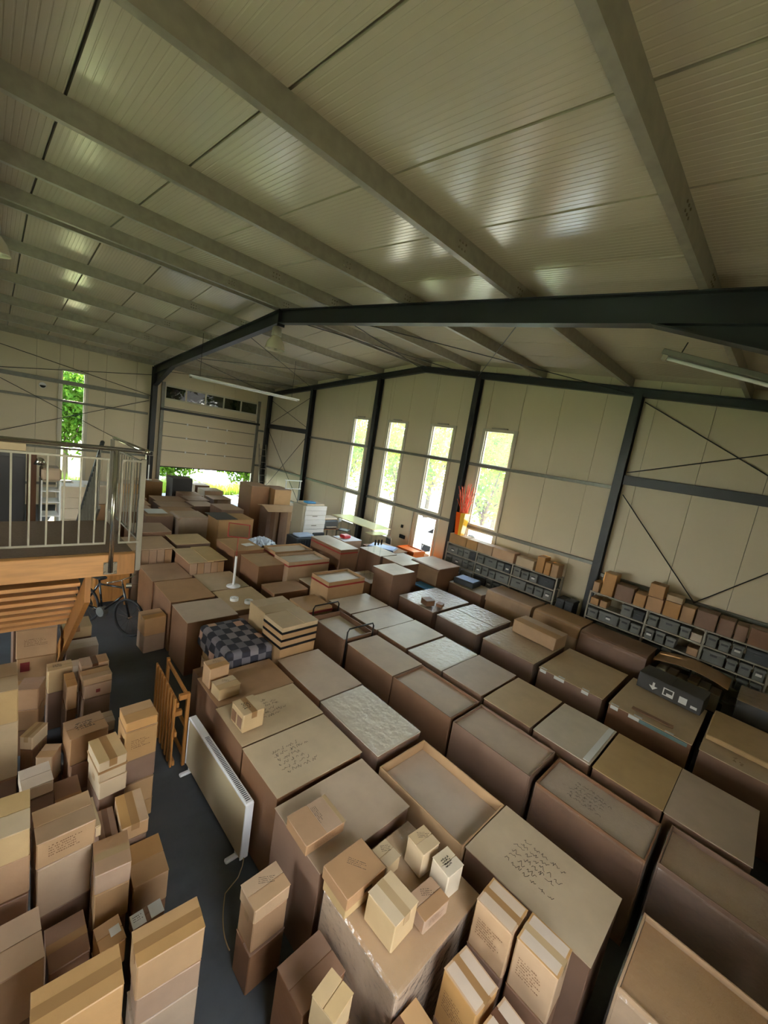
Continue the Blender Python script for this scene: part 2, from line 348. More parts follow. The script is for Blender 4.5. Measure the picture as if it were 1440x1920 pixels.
window(6, 'x', EY, .1, 1.9, [(1.62, 3.38)], -1)  # unseen window made up to frame the added near side lamp
window(7, 'y', XB, 3.5, 8.5, [(1.32, 3.88)], -1)  # unseen window made up to frame the added rear lamp
# glazed door under the third gable window, standing open
d = root('door_1', (0, 0, 0), kind='structure')
for (a, b, z0, z1) in ((7.5, 7.58, 0, 2.1), (8.32, 8.40, 0, 2.1), (7.58, 8.32, 2.04, 2.12)):
    MB().box(GX - .04, GX + .08, a, b, z0, z1, .005).build('door_frame', FRAME, d)
lf = root('door_leaf', (GX + .05, 7.6, 0)); lf.parent = d; lf.rotation_euler[2] = math.radians(-50)
MB().box(-.02, .02, 0, .08, .03, 2.03, .004).box(-.02, .02, .62, .70, .03, 2.03, .004).box(-.02, .02, .08, .62, .03, .18).box(-.02, .02, .08, .62, 1.95, 2.03).build('leaf_frame', HEATW, lf)
MB().box(-.005, .005, .08, .62, .18, 1.95).build('leaf_pane', GLASS, lf)

# sectional overhead door, part raised
d = root('door_2', (0, 0, 0), kind='structure')
for (a, b, z0, z1) in ((DO[0] - .1, DO[0] + .03, 0, 5.2), (DO[1] - .03, DO[1] + .1, 0, 5.2)):
    MB().box(a, b, SY - .06, SY, z0, z1, .005).build('guide_track', GALVD, d)
secs = [(1.74, 2.395), (2.425, 2.995), (3.025, 3.595), (3.625, 4.195), (4.225, 4.52)]
for z0, z1 in secs:
    MB().box(DO[0] + .02, DO[1] - .02, SY - .02, SY + .03, z0, z1, .006).build('door_section', WALLM, d); MB().box(DO[0] + .02, DO[1] - .02, SY + .031, SY + .04, z0 - .025, z1 + .01).build('section_joint', GALVD, d)
for zc_ in (2.41, 3.01, 3.61):
    for k in range(3):
        u = DO[0] + 1.0 + k * .87
        MB().box(u - .035, u + .035, SY - .045, SY - .02, zc_ - .05, zc_ + .05, .008).build('hinge', WHITE, d)
gs = root('glazed_section', (0, 0, 0)); gs.parent = d
MB().box(DO[0] + .02, DO[1] - .02, SY - .02, SY + .03, 4.52, 4.58).box(DO[0] + .02, DO[1] - .02, SY - .02, SY + .03, 5.04, 5.12).build('section_rail', FRAME, gs)
for k in range(6):
    u = DO[0] + .02 + k * (4.06 / 5); MB().box(u - .0, u + .06, SY - .025, SY + .03, 4.58, 5.04).build('section_mullion', FRAME, gs)
for k in range(5):
    u = DO[0] + .08 + k * (4.06 / 5); MB().box(u, u + .75, SY, SY + .01, 4.58, 5.04).build('pane', SMOKE, gs)
MB().box(DO[0] - .1, DO[1] + .1, SY - .16, SY - .07, 4.06, 4.16).build('trim_1', STEEL)['kind'] = 'structure'
MB().box(DO[0] + .02, DO[1] - .02, SY - .02, SY + .03, 1.70, 1.74).build('door_seal', RUB, d)

def ibeam(p0, p1, h, b, up=(0, 0, 1), tw=.012, tf=.016):
    p0 = Vector(p0); p1 = Vector(p1); d = (p1 - p0).normalized(); u = Vector(up); u = (u - d * u.dot(d)).normalized(); s = d.cross(u)
    pr = [(-b / 2, 0), (b / 2, 0), (b / 2, tf), (tw / 2, tf), (tw / 2, h - tf), (b / 2, h - tf), (b / 2, h), (-b / 2, h), (-b / 2, h - tf), (-tw / 2, h - tf), (-tw / 2, tf), (-b / 2, tf)]
    return MB().extrude([tuple(p0 + s * x + u * (y - h)) for x, y in pr], tuple(p1 - p0))
def struct(mb, name, m, label=None):
    o = mb.build(name, m); o['kind'] = 'structure'
    if label: o['label'] = label
    return o
# portal frames
for k, fx in enumerate((-.35, 4.80)):
    r = root('portal_frame', (0, 0, 0), 'dark steel portal frame carrying the purlins across the hall' if k else 'dark steel portal frame overhead behind the viewpoint', kind='structure')
    for y0, y1 in ((RY0, SY - .25), (RY0, EY + .25)):
        ibeam((fx, y0, zr(y0)), (fx, y1, zr(y1)), .30, .16).build('rafter', STEEL, r)
    for s, ye in ((1, SY - .25), (-1, EY + .25)):
        yh = ye - s * 2.1
        poly = [(fx - .006, yh, zr(yh) - .3), (fx - .006, ye, zr(ye) - .3), (fx - .006, ye, zr(ye) - .78)]
        h = MB().extrude(poly, (.012, 0, 0))
        a = Vector((fx, yh, zr(yh) - .3)); b = Vector((fx, ye, zr(ye) - .78)); n = Vector((0, -(b - a).z, (b - a).y)).normalized() * .008
        h.extrude([tuple(a + Vector((-.08, 0, 0)) - n), tuple(a + Vector((.08, 0, 0)) - n), tuple(a + Vector((.08, 0, 0)) + n), tuple(a + Vector((-.08, 0, 0)) + n)], tuple(b - a))
        h.build('haunch', STEEL, r)
        ibeam((fx, ye + s * .16, 0), (fx, ye + s * .16, zr(ye) - .02), .26, .18, up=(0, s, 0)).build('column', STEEL, r)
    MB().box(fx - .09, fx + .09, RY0 - .012, RY0 + .012, zr(RY0) - .36, zr(RY0)).build('apex_plate', STEEL, r)
# gable frame
r = root('gable_frame', (0, 0, 0), 'dark steel rafters and posts against the window gable', kind='structure')
for y1 in (SY - .1, EY + .1):
    ibeam((GX - .14, RY0, zr(RY0)), (GX - .14, y1, zr(y1)), .18, .14).build('rafter', STEEL, r)
for y in (18.72, 15.06, 10.96, 6.86, 2.80, -.75):
    ibeam((GX - .05, y, 0), (GX - .05, y, zr(y) - .15), .18, .17, up=(1, 0, 0)).build('column', STEEL, r)
def csec(p0, p1, h, b, t, up, flip=1):
    p0 = Vector(p0); p1 = Vector(p1); d = (p1 - p0).normalized(); u = Vector(up); s = d.cross(u) * flip
    pr = [(0, 0), (b, 0), (b, .02), (b - t, .02), (b - t, t), (t, t), (t, h - t), (b - t, h - t), (b - t, h - .02), (b, h - .02), (b, h), (0, h)]
    return MB().extrude([tuple(p0 + s * x + u * y) for x, y in pr], tuple(p1 - p0))
bolt = None
for k, y in enumerate((-.8, 1, 3, 5, 7, 8.86, 9.14, 11, 13, 15, 17, 18.6)):
    far = y > RY0
    o = csec((XB, y, zr(y)), (GX - .02, y, zr(y)), .2, .07, .006, (0, 0, 1), -1).build('purlin', GALV); o['kind'] = 'structure'
    for fx in (-.35, 3.55, 4.80):
        for i in range(3):
            for j in range(2):
                if bolt is None:
                    bolt = MB().cyl((0, 0, 0), (0, -.008, 0), .011, 6).build('bolt', CHROME, o); bb = bolt
                else:
                    bb = bolt.copy(); COL.objects.link(bb); bb.parent = o
                bb.location = (fx + (i - 1) * .055, y, zr(y) + .07 + j * .06)
# girts on the gable and the side wall
def girt(a, b, h=.12, dp=.10, m=GALVD):
    o = MB().box(min(a[0], b[0]), max(a[0], b[0]), min(a[1], b[1]), max(a[1], b[1]), a[2] - h / 2, a[2] + h / 2, .006).build('girt', m); o['kind'] = 'structure'
cols = [18.72, 15.06, 10.96, 6.86, 2.80, -.75]
for a, b in zip(cols, cols[1:]):
    for z in ((3.92, 2.15) if a < 18 and a > 3 else (2.15, .9) if a > 18 else (1.95,)):
        girt((GX - .10, b + .09, z), (GX, a - .09, z), .08)
    if a > 18 or a < 3: girt((GX - .16, b + .09, 4.12), (GX, a - .09, 4.12), .2, .16, STEEL)
for z in (4.47, 3.82, 2.12, .8):
    for x0, x1 in ((-.2, 4.66), (XB, -.5)):
        girt((x0, SY - .1, z), (x1, SY, z), .14 if z == 4.47 else .08)
    if z != 4.47: girt((9.5, SY - .1, z), (9.75, SY, z), .08)
# bracing rods
def rod(a, b, r=.011):
    o = MB().cyl(a, b, r, 6).build('brace_rod', STEEL); o['kind'] = 'structure'
rod((GX - .1, 2.68, 5.78), (GX - .1, -.7, 3.92)); rod((GX - .12, 2.68, 4.28), (GX - .12, -.7, 5.32)); rod((GX - .1, 2.66, 3.8), (GX - .1, .96, 1.96)); rod((GX - .1, .97, 1.97), (GX - .1, -.7, 3.7))
rod((GX - .1, 18.6, 5.35), (GX - .1, 15.15, 4.25)); rod((GX - .12, 18.6, 4.2), (GX - .12, 15.15, 5.6)); rod((GX - .1, 18.6, 3.9), (GX - .1, 15.15, .9)); rod((GX - .12, 18.6, .9), (GX - .12, 15.15, 3.95))
rod((4.66, SY - .13, 4.35), (-.2, SY - .13, 2.33)); rod((4.66, SY - .15, 2.2), (-.2, SY - .15, 4.5)); rod((4.7, SY - .13, 4.55), (.2, SY - .14, 5.35)); rod((4.7, SY - .16, 5.36), (.2, SY - .16, 4.58))
for (y0, y1) in ((2.9, 6.9), (6.9, 9.0), (11.0, 15.1), (15.1, 18.6)):
    rod((4.9, y0, zr(y0) - .12), (GX - .2, y1, zr(y1) - .12), .009); rod((4.9, y1, zr(y1) - .15), (GX - .2, y0, zr(y0) - .15), .009)

# ------------------------------------------------------------------ outdoors
g = MB().box(-40, 60, -30, 70, -.32, -.22).build('ground', GRASSM); g['kind'] = 'structure'
o = MB().box(3, 12, SY + .1, SY + 3.2, -.2, -.02).build('forecourt', mat('asphalt', (104, 110, 118), .9, noise=.12, nscale=10)); o['kind'] = 'structure'
o = MB().box(GX + .15, GX + 30, -20, 45, -.2, -.02).build('forecourt_path', GRAV); o['kind'] = 'structure'
nprs = np.random.RandomState(5)
def leafcloud(n, rx, ry, rz, zc0, size, hollow=.5):
    p = nprs.normal(size=(n, 3)); p /= np.linalg.norm(p, axis=1)[:, None]; p *= (hollow + (1 - hollow) * nprs.rand(n, 1))
    bl = np.floor(nprs.rand(n, 1) * 14); off = np.stack([np.sin(bl[:, 0] * 2.1), np.cos(bl[:, 0] * 3.7), np.sin(bl[:, 0] * 5.3)], 1) * .25
    p = (p * .75 + off) * np.array([rx, ry, rz]) + np.array([0, 0, zc0])
    a = nprs.normal(size=(n, 3)); a /= np.linalg.norm(a, axis=1)[:, None]; b = np.cross(a, nprs.normal(size=(n, 3))); b /= np.linalg.norm(b, axis=1)[:, None]
    s = size * (.6 + .8 * nprs.rand(n, 1)); v = np.empty((n * 4, 3)); v[0::4] = p - a * s; v[1::4] = p + b * s * .5; v[2::4] = p + a * s; v[3::4] = p - b * s * .5
    return v.tolist(), np.arange(n * 4).reshape(n, 4).tolist()
kinds = []
for (n, rx, ry, rz, zz, sz, th) in ((4200, 2.3, 2.3, 2.6, 3.8, .11, 1.5), (4200, 1.9, 1.9, 1.3, 1.35, .11, .5), (3600, 2.0, 2.0, 3.3, 4.4, .11, 1.5), (6500, 2.35, 2.35, 2.7, 3.6, .13, 1.2), (6500, 2.95, 2.95, 1.5, 7.0, .22, 5.2)):
    mb = MB(); v, f = leafcloud(n, rx, ry, rz, zz, sz); mb.v = v; mb.f = f
    fo = mb.build('foliage', LEAFD if len(kinds) in (1, 3, 4) else LEAF, recalc=False)
    t = MB().cyl((0, 0, -.25), (0, 0, th + 1), .14, 8, .08)
    for q in range(5):
        an = q * 1.3; t.cyl((0, 0, th), (math.cos(an) * rx * .6, math.sin(an) * ry * .6, zz + .6 * math.sin(q * 2)), .06, 6, .02)
    kinds.append((fo, t.build('trunk', BARK)))
kname = [('broadleaf_tree', 'tree', 'round broadleaf tree'), ('leafy_shrub', 'shrub', 'low leafy shrub'), ('slender_tree', 'tree', 'tall slender tree'), ('dense_tree', 'tree', 'dense dark tree'), ('canopy_tree', 'tree', 'high crowned shade tree')]  # last kind is added out of view to shade the yard
used = set()
spots = [(0, 15.0, 18.6, 1.0, 'outside the gable window nearest the hall corner'), (0, 15.0, 13.8, 1.0, 'outside the second gable window from the corner'), (0, 15.0, 9.0, 1.0, 'outside the gable window behind the orange vase'), (2, 15.2, 4.3, 1.05, 'past the blank end of the gable'),
         (2, 20.2, 11.4, 1.2, 'in the second line outside the vase window'), (2, 20.2, 16.3, 1.2, 'in the second line outside the middle gable windows'), (0, 20.4, 21.6, 1.1, 'in the second line outside the corner window'),
         (1, 7.8, 26.2, 1.15, 'seen low through the raised door beside the steel column'), (1, 12.6, 26.2, 1.15, 'filling the middle of the raised door opening'), (1, 17.3, 26.2, 1.15, 'outside the far end of the raised door opening'), (4, 5.95, 22.2, 1.0, 'over the yard before the raised door, column side'), (4, 12.4, 22.2, 1.0, 'over the yard before the raised door, corner side'), (4, 8.6, 28.9, 1.0, 'behind the shrubs outside the raised door'), (3, 8.6, 37.2, 1.45, 'rising behind the shrubs outside the raised door'), (3, 16.8, 37.2, 1.45, 'behind the shrubs at the far end of the door opening'), (3, 2.9, 26.4, 1.0, 'filling the tall side window above the landing'), (3, .6, 37.2, 1.45, 'second behind the tall side window'), (3, -2.2, 26.5, 1.0, 'outside the side wall behind the landing')]
for k, x, y, s, where in spots:
    nm, ct, lb = kname[k]
    r = root(nm, (x, y, 0), '%s %s' % (lb, where), ct, 'trees and shrubs outside', rz=rnd.uniform(0, 6)); r.scale = (s, s, s)
    for src in kinds[k]:
        c = src if k not in used else src.copy()
        if k in used: COL.objects.link(c)
        c.parent = r
    used.add(k)
gv = MB()
for i in range(5000):
    x = rnd.uniform(2, 15); y = SY + 3.3 + rnd.uniform(0, 1.15); h = rnd.uniform(.25, .75); x += 1.0 * (abs(x - 5.95) < .5) + 1.0 * (abs(x - 12.4) < .5); a = rnd.uniform(0, 6.28); dx, dy = .02 * math.cos(a), .02 * math.sin(a); lx, ly = rnd.gauss(0, .12), rnd.gauss(0, .12)
    gv.add([(x - dx, y - dy, -.22), (x + dx, y + dy, -.22), (x + lx, y + ly, h)], [(0, 1, 2)])
o = gv.build('meadow_grass', LEAF, recalc=False); tag(o, 'long green grass outside the raised door', 'grass', kind='stuff')
# parked car glimpsed through the glazed door
r = root('car', (13.6, 8.6, -.02), 'white car with a red bumper parked outside the glazed door', 'car', rz=.2)
MB().extrude([(-.85, -1.9, .3), (-.85, -1.9, .8), (-.85, -1.0, .95), (-.85, -.5, 1.4), (-.85, 1.0, 1.42), (-.85, 1.7, .95), (-.85, 1.9, .8), (-.85, 1.9, .3)], (1.7, 0, 0)).build('body', HEATW, r)
MB().extrude([(-.87, -.85, 1.0), (-.87, -.48, 1.33), (-.87, .95, 1.35), (-.87, 1.4, 1.0)], (1.74, 0, 0)).build('side_glass', BLACK, r)
MB().box(-.9, .9, -2.0, -1.85, .35, .75, .03).build('bumper', REDP, r)
for sx in (-.8, .8):
    for sy in (-1.2, 1.2): MB().cyl((sx - .1, sy, .3), (sx + .1, sy, .3), .3, 16).build('wheel', RUB, r)
# ------------------------------------------------------------------ boxes
def strokes(parent, x0, y0, w, h, z, rows, m, seed, name='handwriting', ang=0.0, plane='top', fill=.8, thick=.006):
    """rows of small pen strokes lying on a face (flat ink, kept as one part)"""
    R = random.Random(seed); mb = MB(); ca, sa = math.cos(ang), math.sin(ang)
    def put(q):
        q = [(ca * a - sa * b, sa * a + ca * b) for a, b in q]
        mb.add([(x0 + a, y0 + b, z) if plane == 'top' else (x0 + a, y0, z + b) for a, b in q], [(0, 1, 2, 3)])
    for k in range(rows):
        v = h * ((k + .5) / rows - .5); u = -w / 2 + R.uniform(0, .1) * w; end = -w / 2 + w * R.uniform(.6, 1) * fill; lh = h / rows
        while u < end:
            px, py = u, v; n = R.randint(4, 9)                       # one word: a joined zigzag of pen strokes
            for q_ in range(n):
                nx, ny = px + lh * R.uniform(.05, .24), v + lh * R.choice((0, .05, .3, .36, .6, -.18)) * R.uniform(.7, 1)
                d = math.hypot(nx - px, ny - py) + 1e-6; ox, oy = -(ny - py) / d * thick / 2, (nx - px) / d * thick / 2
                put([(px - ox, py - oy), (nx - ox, ny - oy), (nx + ox, ny + oy), (px + ox, py + oy)]); px, py = nx, ny
            u = px + lh * R.uniform(.2, .5)
    if mb.f: return tag(mb.build(name, m, parent, recalc=False), kind='stuff')
def textbars(parent, x0, y0, w, z, n, m, seed, plane='top', ang=0.0, lh=.018, name='printed_text'):
    R = random.Random(seed); mb = MB(); ca, sa = math.cos(ang), math.sin(ang)
    for k in range(n):
        u = -w / 2; v = (n / 2 - k) * lh; end = w / 2 * R.uniform(.2, 1)
        while u < end:
            L = R.uniform(.25, .6) * lh; hh = lh * R.uniform(.25, .42); q = [(u, v), (u + L, v), (u + L * .9, v + hh), (u, v + hh)]; q = [(ca * a - sa * b, sa * a + ca * b) for a, b in q]
            if plane == 'top': P = [(x0 + a, y0 + b, z) for a, b in q]
            elif plane == '-y': P = [(x0 + a, y0, z + b) for a, b in q]
            else: P = [(x0, y0 - a, z + b) for a, b in q]
            mb.add(P, [(0, 1, 2, 3)]); u += L + lh * R.choice((.15, .15, .2, .6))
    if mb.f: return tag(mb.build(name, m, parent, recalc=False), kind='stuff')
SEED = [0]
def carton(x, y, z, sx, sy, h, label, yaw=0.0, m=TAN, tape=1, ax='x', name='cardboard_box', cat='box', group=None, tm=None, text=None, side=None, minimal=False):
    """closed carton: body, two flaps meeting at a seam, packing tape over the seam"""
    SEED[0] += 1
    r = root(name, (x, y, z), label, cat, group, rz=math.radians(yaw)); g = .0015
    a, b = sx / 2 - g, sy / 2 - g; c = min(.008, h * .08)
    bm_ = MB().box(-a, a, -b, b, 0, h - .005, c); RJ = random.Random(SEED[0] * 7)
    bm_.v = [(x_ * (1 - RJ.uniform(0, .018)), y_ * (1 - RJ.uniform(0, .018)), z_) for x_, y_, z_ in bm_.v]; bm_.build('body', m, r)
    if ax == 'x':
        MB().box(-a, a, -b, -.003, h - .0045, h - .0005, .001).build('flap', m, r); MB().box(-a, a, .003, b, h - .0045, h - .0005, .001).build('flap', m, r)
    else:
        MB().box(-a, -.003, -b, b, h - .0045, h - .0005, .001).build('flap', m, r); MB().box(.003, a, -b, b, h - .0045, h - .0005, .001).build('flap', m, r)
    if tape:
        tw = min(.03, .16 * (sy if ax == 'x' else sx)); tm = tm or TAPE; dn = min(.07, h * .4)
        t = MB()
        if ax == 'x':
            t.box(-a, a, -tw, tw, h - .0004, h); t.box(-a - .001, -a, -tw, tw, h - dn, h); t.box(a, a + .001, -tw, tw, h - dn, h)
        else:
            t.box(-tw, tw, -b, b, h - .0004, h); t.box(-tw, tw, -b - .001, -b, h - dn, h); t.box(-tw, tw, b, b + .001, h - dn, h)
        t.build('tape', tm, r)
    if text == 'top': textbars(r, 0.02, .02, min(sx, sy) * .55, h + .0004, 4, INK, SEED[0], ang=-.5 if sx < .3 else 1.57 - 3.14, lh=.013)
    if text == 'pen': strokes(r, 0, 0, sx * .6, sy * .4, h + .0005, 4, INK, SEED[0])
    if side: 
        if '-y' in side: textbars(r, 0, -sy / 2 - .0012, sx * .6, h * .5, 5, INKB, SEED[0], '-y', lh=min(.02, h / 10))
        if '-x' in side: textbars(r, -sx / 2 - .0012, 0, sy * .7, h * .5, 7, INKB, SEED[0] + 50, '-x', lh=min(.019, h / 14))
        if 'stamp' in side: MB().box(-.02, .02, -sy / 2 - .002, -sy / 2, h * .35, h * .65).build('stamp', MAROON, r)
        if 'band' in side: MB().box(-sx / 2 - .002, sx / 2 + .002, -sy / 2 - .002, sy / 2 + .002, h * .45, h * .55).build('tape_band', TAPE, r)
    return r
def stack(x, y, sx, sy, ztop, hs, labels, yaw=0.0, mats=None, base='', **kw):
    """a stack described from the top down; the lowest box takes what height is left"""
    z = ztop; n = len(hs); R = random.Random(int(x * 100 + y * 1000))
    for i, h in enumerate(hs):
        if i == n - 1: h = z
        z -= h
        if i == 0: carton(x, y, z, sx, sy, h, labels[0], yaw, (mats or [TAN])[0], **kw)
        else:
            lb = labels[i] if i < len(labels) else '%s carton, %s in the stack %s' % (('plain brown', 'sealed kraft', 'plain tan')[i % 3], ord_(i), base)
            s = 1.0 + R.uniform(-.05, .0)
            carton(x + R.uniform(-.008, .008), y + R.uniform(-.008, .008), z, sx * s, sy * s, h, lb, yaw + R.uniform(-1.5, 1.5), (mats or [TAN])[i % len(mats or [1])], tape=i % 2, ax='x')
def big(x, y, sx, sy, h, label, kind='lid', yaw=0.0, z=0.0, m=BROWN, top=GREY, pen=0, over=.006, band=None, name='pallet_box', group=None, film=False, tilt=0.0, depth=.05, patches=0):
    """tall pallet carton: sleeve, lid board or recessed board, optional film, tape band, pen marks"""
    SEED[0] += 1; R = random.Random(SEED[0] * 13 + 5)
    r = root(name, (x, y, z), label, 'box', group, rz=math.radians(yaw)); a, b = sx / 2 - .004, sy / 2 - .004; t = .014
    if kind == 'rim':
        MB().box(-a, a, -b, -b + t, 0, h, .002).box(-a, a, b - t, b, 0, h, .002).box(-a, -a + t, -b + t, b - t, 0, h, .002).box(a - t, a, -b + t, b - t, 0, h, .002).build('sleeve', m, r)
        zt = h - depth
        MB().box(-a + t + .003, a - t - .003, -b + t + .003, b - t - .003, .02, zt, .003).build('inner_board', top, r)
    else:
        MB().box(-a, a, -b, b, 0, h - .012, .004).build('sleeve', m, r)
        n = 8; vs = []; fs = []; ph = R.uniform(0, 6)
        ex, ey = a + over, b + over
        for lay in (0, 1):
            for j in range(n + 1):
                for i in range(n + 1):
                    u, v = i / n * 2 - 1, j / n * 2 - 1
                    bow = .006 * math.sin(u * 2.2 + ph) * math.cos(v * 1.9 - ph) * (1 - .3 * u * u)
                    vs.append((u * ex, v * ey, h - .008 + bow * .8 + lay * .008 + .0))
        N = (n + 1) ** 2
        for j in range(n):
            for i in range(n):
                p = j * (n + 1) + i; fs.append((N + p, N + p + 1, N + p + n + 2, N + p + n + 1)); fs.append((p, p + n + 1, p + n + 2, p + 1))
        for i in range(n):
            for (p, q) in ((i, i + 1), (n * (n + 1) + i + 1, n * (n + 1) + i), ((i + 1) * (n + 1), i * (n + 1)), (i * (n + 1) + n, (i + 1) * (n + 1) + n)):
                fs.append((p, q, N + q, N + p))
        MB().add(vs, fs).build('lid_board', top, r)
        zt = h
        for k in range(patches):
            v = (-.6, .15, .75)[k % 3] * b
            MB().box(-a - .008, -a - .003, v, v + .1 + .06 * (k % 2), h - .06, h - .012).box(-a - .006, -a + .03, v, v + .1, h + .006, h + .0085).build('corner_tape', LABEL, r)
    if pen: strokes(r, R.uniform(-.1, .1) * sx, R.uniform(-.12, .12) * sy, (sx if pen == 1 else sy) * .5, (sy if pen == 1 else sx) * .5, zt + .0075, 6, INK, SEED[0], ang=0 if pen == 1 else -1.57, thick=.0036)
    if band: MB().box(-a - .002, a + .002, -b - .002, b + .002, h - .11, h - .075).build('tape_band', band, r)
    if film:
        e = .012; mb = MB(); N = 6
        mb.box(-a - e, a + e, -b - e, b + e, .05, zt + .018, .02); mb.build('stretch_film', FILM, r)
    return r
W_A = 'aisle row'
# row beside the aisle (long sides along x)
big(2.22, 2.11, .97, .66, .90, 'large box with grey lid board under the two flat cartons beyond the heater', top=GREY, film=False)
big(2.28, 2.85, .97, .68, .90, 'large box with straw lid covered in handwriting beside the heater', top=YEL, pen=1)
big(2.29, 3.55, .97, .66, .90, 'large straw lidded box with handwriting behind the taped carton with two labels', top=YEL, pen=1)
big(2.32, 4.22, .96, .64, .89, 'large box with brown lid in front of the plaid blanket', top=PINK)
# second row (long sides along y)
big(3.21, 3.93, .67, 1.01, .90, 'large smooth grey lidded box in front of the black strapped cartons', top=GREY)
big(3.20, 2.88, .68, 1.03, .90, 'large lidded box under crumpled clear film between two smooth boxes', top=PALE, film=True, over=.0)
big(3.13, 1.76, .69, 1.01, .90, 'large open rimmed box with a sunken inner board in the second row', kind='rim', top=GREY, m=TAN, depth=.10)
big(3.15, .75, .67, .99, .90, 'large straw lidded box with a block of handwriting behind the two tall taped cartons', top=YEL, pen=2)
# third row
big(4.37, 3.85, .63, 1.01, .90, 'tall grey topped box right behind the trolley box with black handles', top=GREY)
big(4.36, 2.82, .64, 1.01, .90, 'tall box with low rim and grey inner board, third row middle', kind='rim', top=GREY, m=BROWN, depth=.035)
big(4.34, 1.77, .64, 1.00, .90, 'tall dark sided box with rim and grey inner board behind the open rimmed box', kind='rim', top=GREY, m=BROWN, depth=.03)
big(4.31, .71, .60, 1.00, .90, 'film wrapped tall box with white scuffs and pen marks on its sunken top', kind='rim', top=GREY, m=BROWN, film=True, pen=2, depth=.035)
big(4.40, -.32, .60, .94, .90, 'film wrapped tall rimmed box with a sunken brown board, end of third row', kind='rim', top=TAN, m=BROWN, film=True, depth=.05)
big(3.09, -.24, .66, .70, 1.00, 'wrapped tall box with a raised kraft rim closest to the near wall', kind='rim', top=TAN, m=TAN, film=True, depth=.04)
# fourth row
for i, (y, tp, extra) in enumerate(((5.54, PALE, ''), (4.83, PALE, ''), (4.12, PALE, ''), (3.40, PALE, ''), (2.70, GREY, ''), (1.99, YEL, ''), (1.28, PALE, ''), (.58, YEL, ''), (-.10, GREY, ''))):
    lb = ('pale topped box at the far end of the fourth row', 'pale lidded box second from the far end of the fourth row', 'white lidded box with an overhanging board, third from the far end of the fourth row', 'bluish pale lidded box fourth from the far end of the fourth row', 'grey lidded box with scuffed top in the middle of the fourth row', 'straw lidded box sixth from the far end of the fourth row', 'grey lidded box with a white edge strip in the fourth row', 'straw lidded box second from the near end of the fourth row', 'grey lidded box at the near end of the fourth row')[i]
    r_ = big(5.29, y, .97, .67, .90 + (.012 if i in (2, 4) else 0), lb, top=tp, m=BROWN, film=(i == 3))
    if i == 6: MB().box(-.46, .46, -.315, -.25, .904, .912).build('edge_strip', WHITE, r_)
# fifth row
for i, (y, sy, tp, lb) in enumerate(((5.03, .95, PALE, 'film covered pale box under the small open carton, far end of fifth row'), (3.98, .94, PALE, 'creased pale topped box second from the far end of the fifth row'), (2.88, .98, YEL, 'straw topped box carrying a long carton in the fifth row'), (1.81, .98, YEL, 'straw lidded box with white corner tapes between two taped boxes'), (.74, .99, YEL, 'straw lidded box with a loose cardboard strip and black carton on it'), (-.31, .96, YEL, 'straw lidded box with a printed mark at the near end of the fifth row'))):
    r_ = big(7.07, y, 1.28, sy, .90, lb, top=tp, m=BROWN, film=(i in (0, 1, 2)), patches=3 if i in (3, 4) else 0)
    if i == 1: MB().box(.0, .63, -.45, .45, .906, .913).build('second_board', PALE, r_)
    if i == 4: MB().box(-.50, -.42, -.25, .25, .915, .928, .003, Matrix.Rotation(.02, 4, 'Z')).build('cardboard_strip', DBR, r_); MB().box(-.652, -.645, -.45, .1, .84, .89).build('plastic_strip', mat('teal_strip', (110, 135, 132), .3), r_)
    if i == 5:
        MB().box(-.3, .62, -.47, .47, .91, .98, .01).build('raised_lid', YEL, r_); strokes(r_, -.45, .1, .2, .12, .9105, 2, INKB, 91)
# sixth row: tall boxes with rounded flaps
def hood(x, y, sx, sy, h, label, m=TAN, top=TAN, flap=.25, group=None):
    """tall carton whose wide top sheet bends over the front edge and hangs down"""
    r = root('hooded_box', (x, y, 0), label, 'box', group); a, b = sx / 2, sy / 2
    MB().box(-a + .01, a, -b + .01, b - .01, 0, h - .02, .004).build('sleeve', m, r)
    prof = [(a, h - .012), (a, h), (-a + .08, h)] + [(-a + .08 - .09 * math.sin(t), h - .09 + .09 * math.cos(t)) for t in (0.3, .6, .9, 1.2, 1.5)] + [(-a - .012, h - flap), (-a - .004, h - flap), (-a - .002, h - .09), (-a + .08, h - .012)]
    MB().extrude([(px, -b, pz) for px, pz in prof], (0, 2 * b, 0)).build('hood_sheet', top, r)
    return r
hood(8.80, 4.02, .70, 1.12, 1.10, 'tall hooded box with a white label on its bent sheet beside the racks')
hood(8.80, 2.90, .70, .98, 1.10, 'tall hooded box in the sunlit stripe in front of the bare wall')
hood(8.62, 1.78, .72, 1.14, 1.12, 'tall hooded box with deep rounded brown front next to the clear crate', m=BROWN, top=BROWN, flap=.8)
big(8.66, 5.10, .66, .96, .95, 'tall dark sided box under the blue topped case', top=PALE, m=BROWN)
hood(8.35, 6.12, .9, .92, 1.28, 'tall box under a big bent cardboard sheet near the glazed door', m=BROWN, top=TAN, flap=.42)
big(8.30, 7.10, .74, .90, 1.08, 'pale topped box between the bent sheet and the flat sign', top=PALE, m=BROWN)
big(8.45, 8.10, .9, 1.0, 1.08, 'brown box carrying the flat blue sign near the gable windows', top=PINK, m=BROWN)
big(8.75, -.45, .75, .85, 1.02, 'film wrapped dark box behind the black carton', top=TAN, m=DARK, film=True)
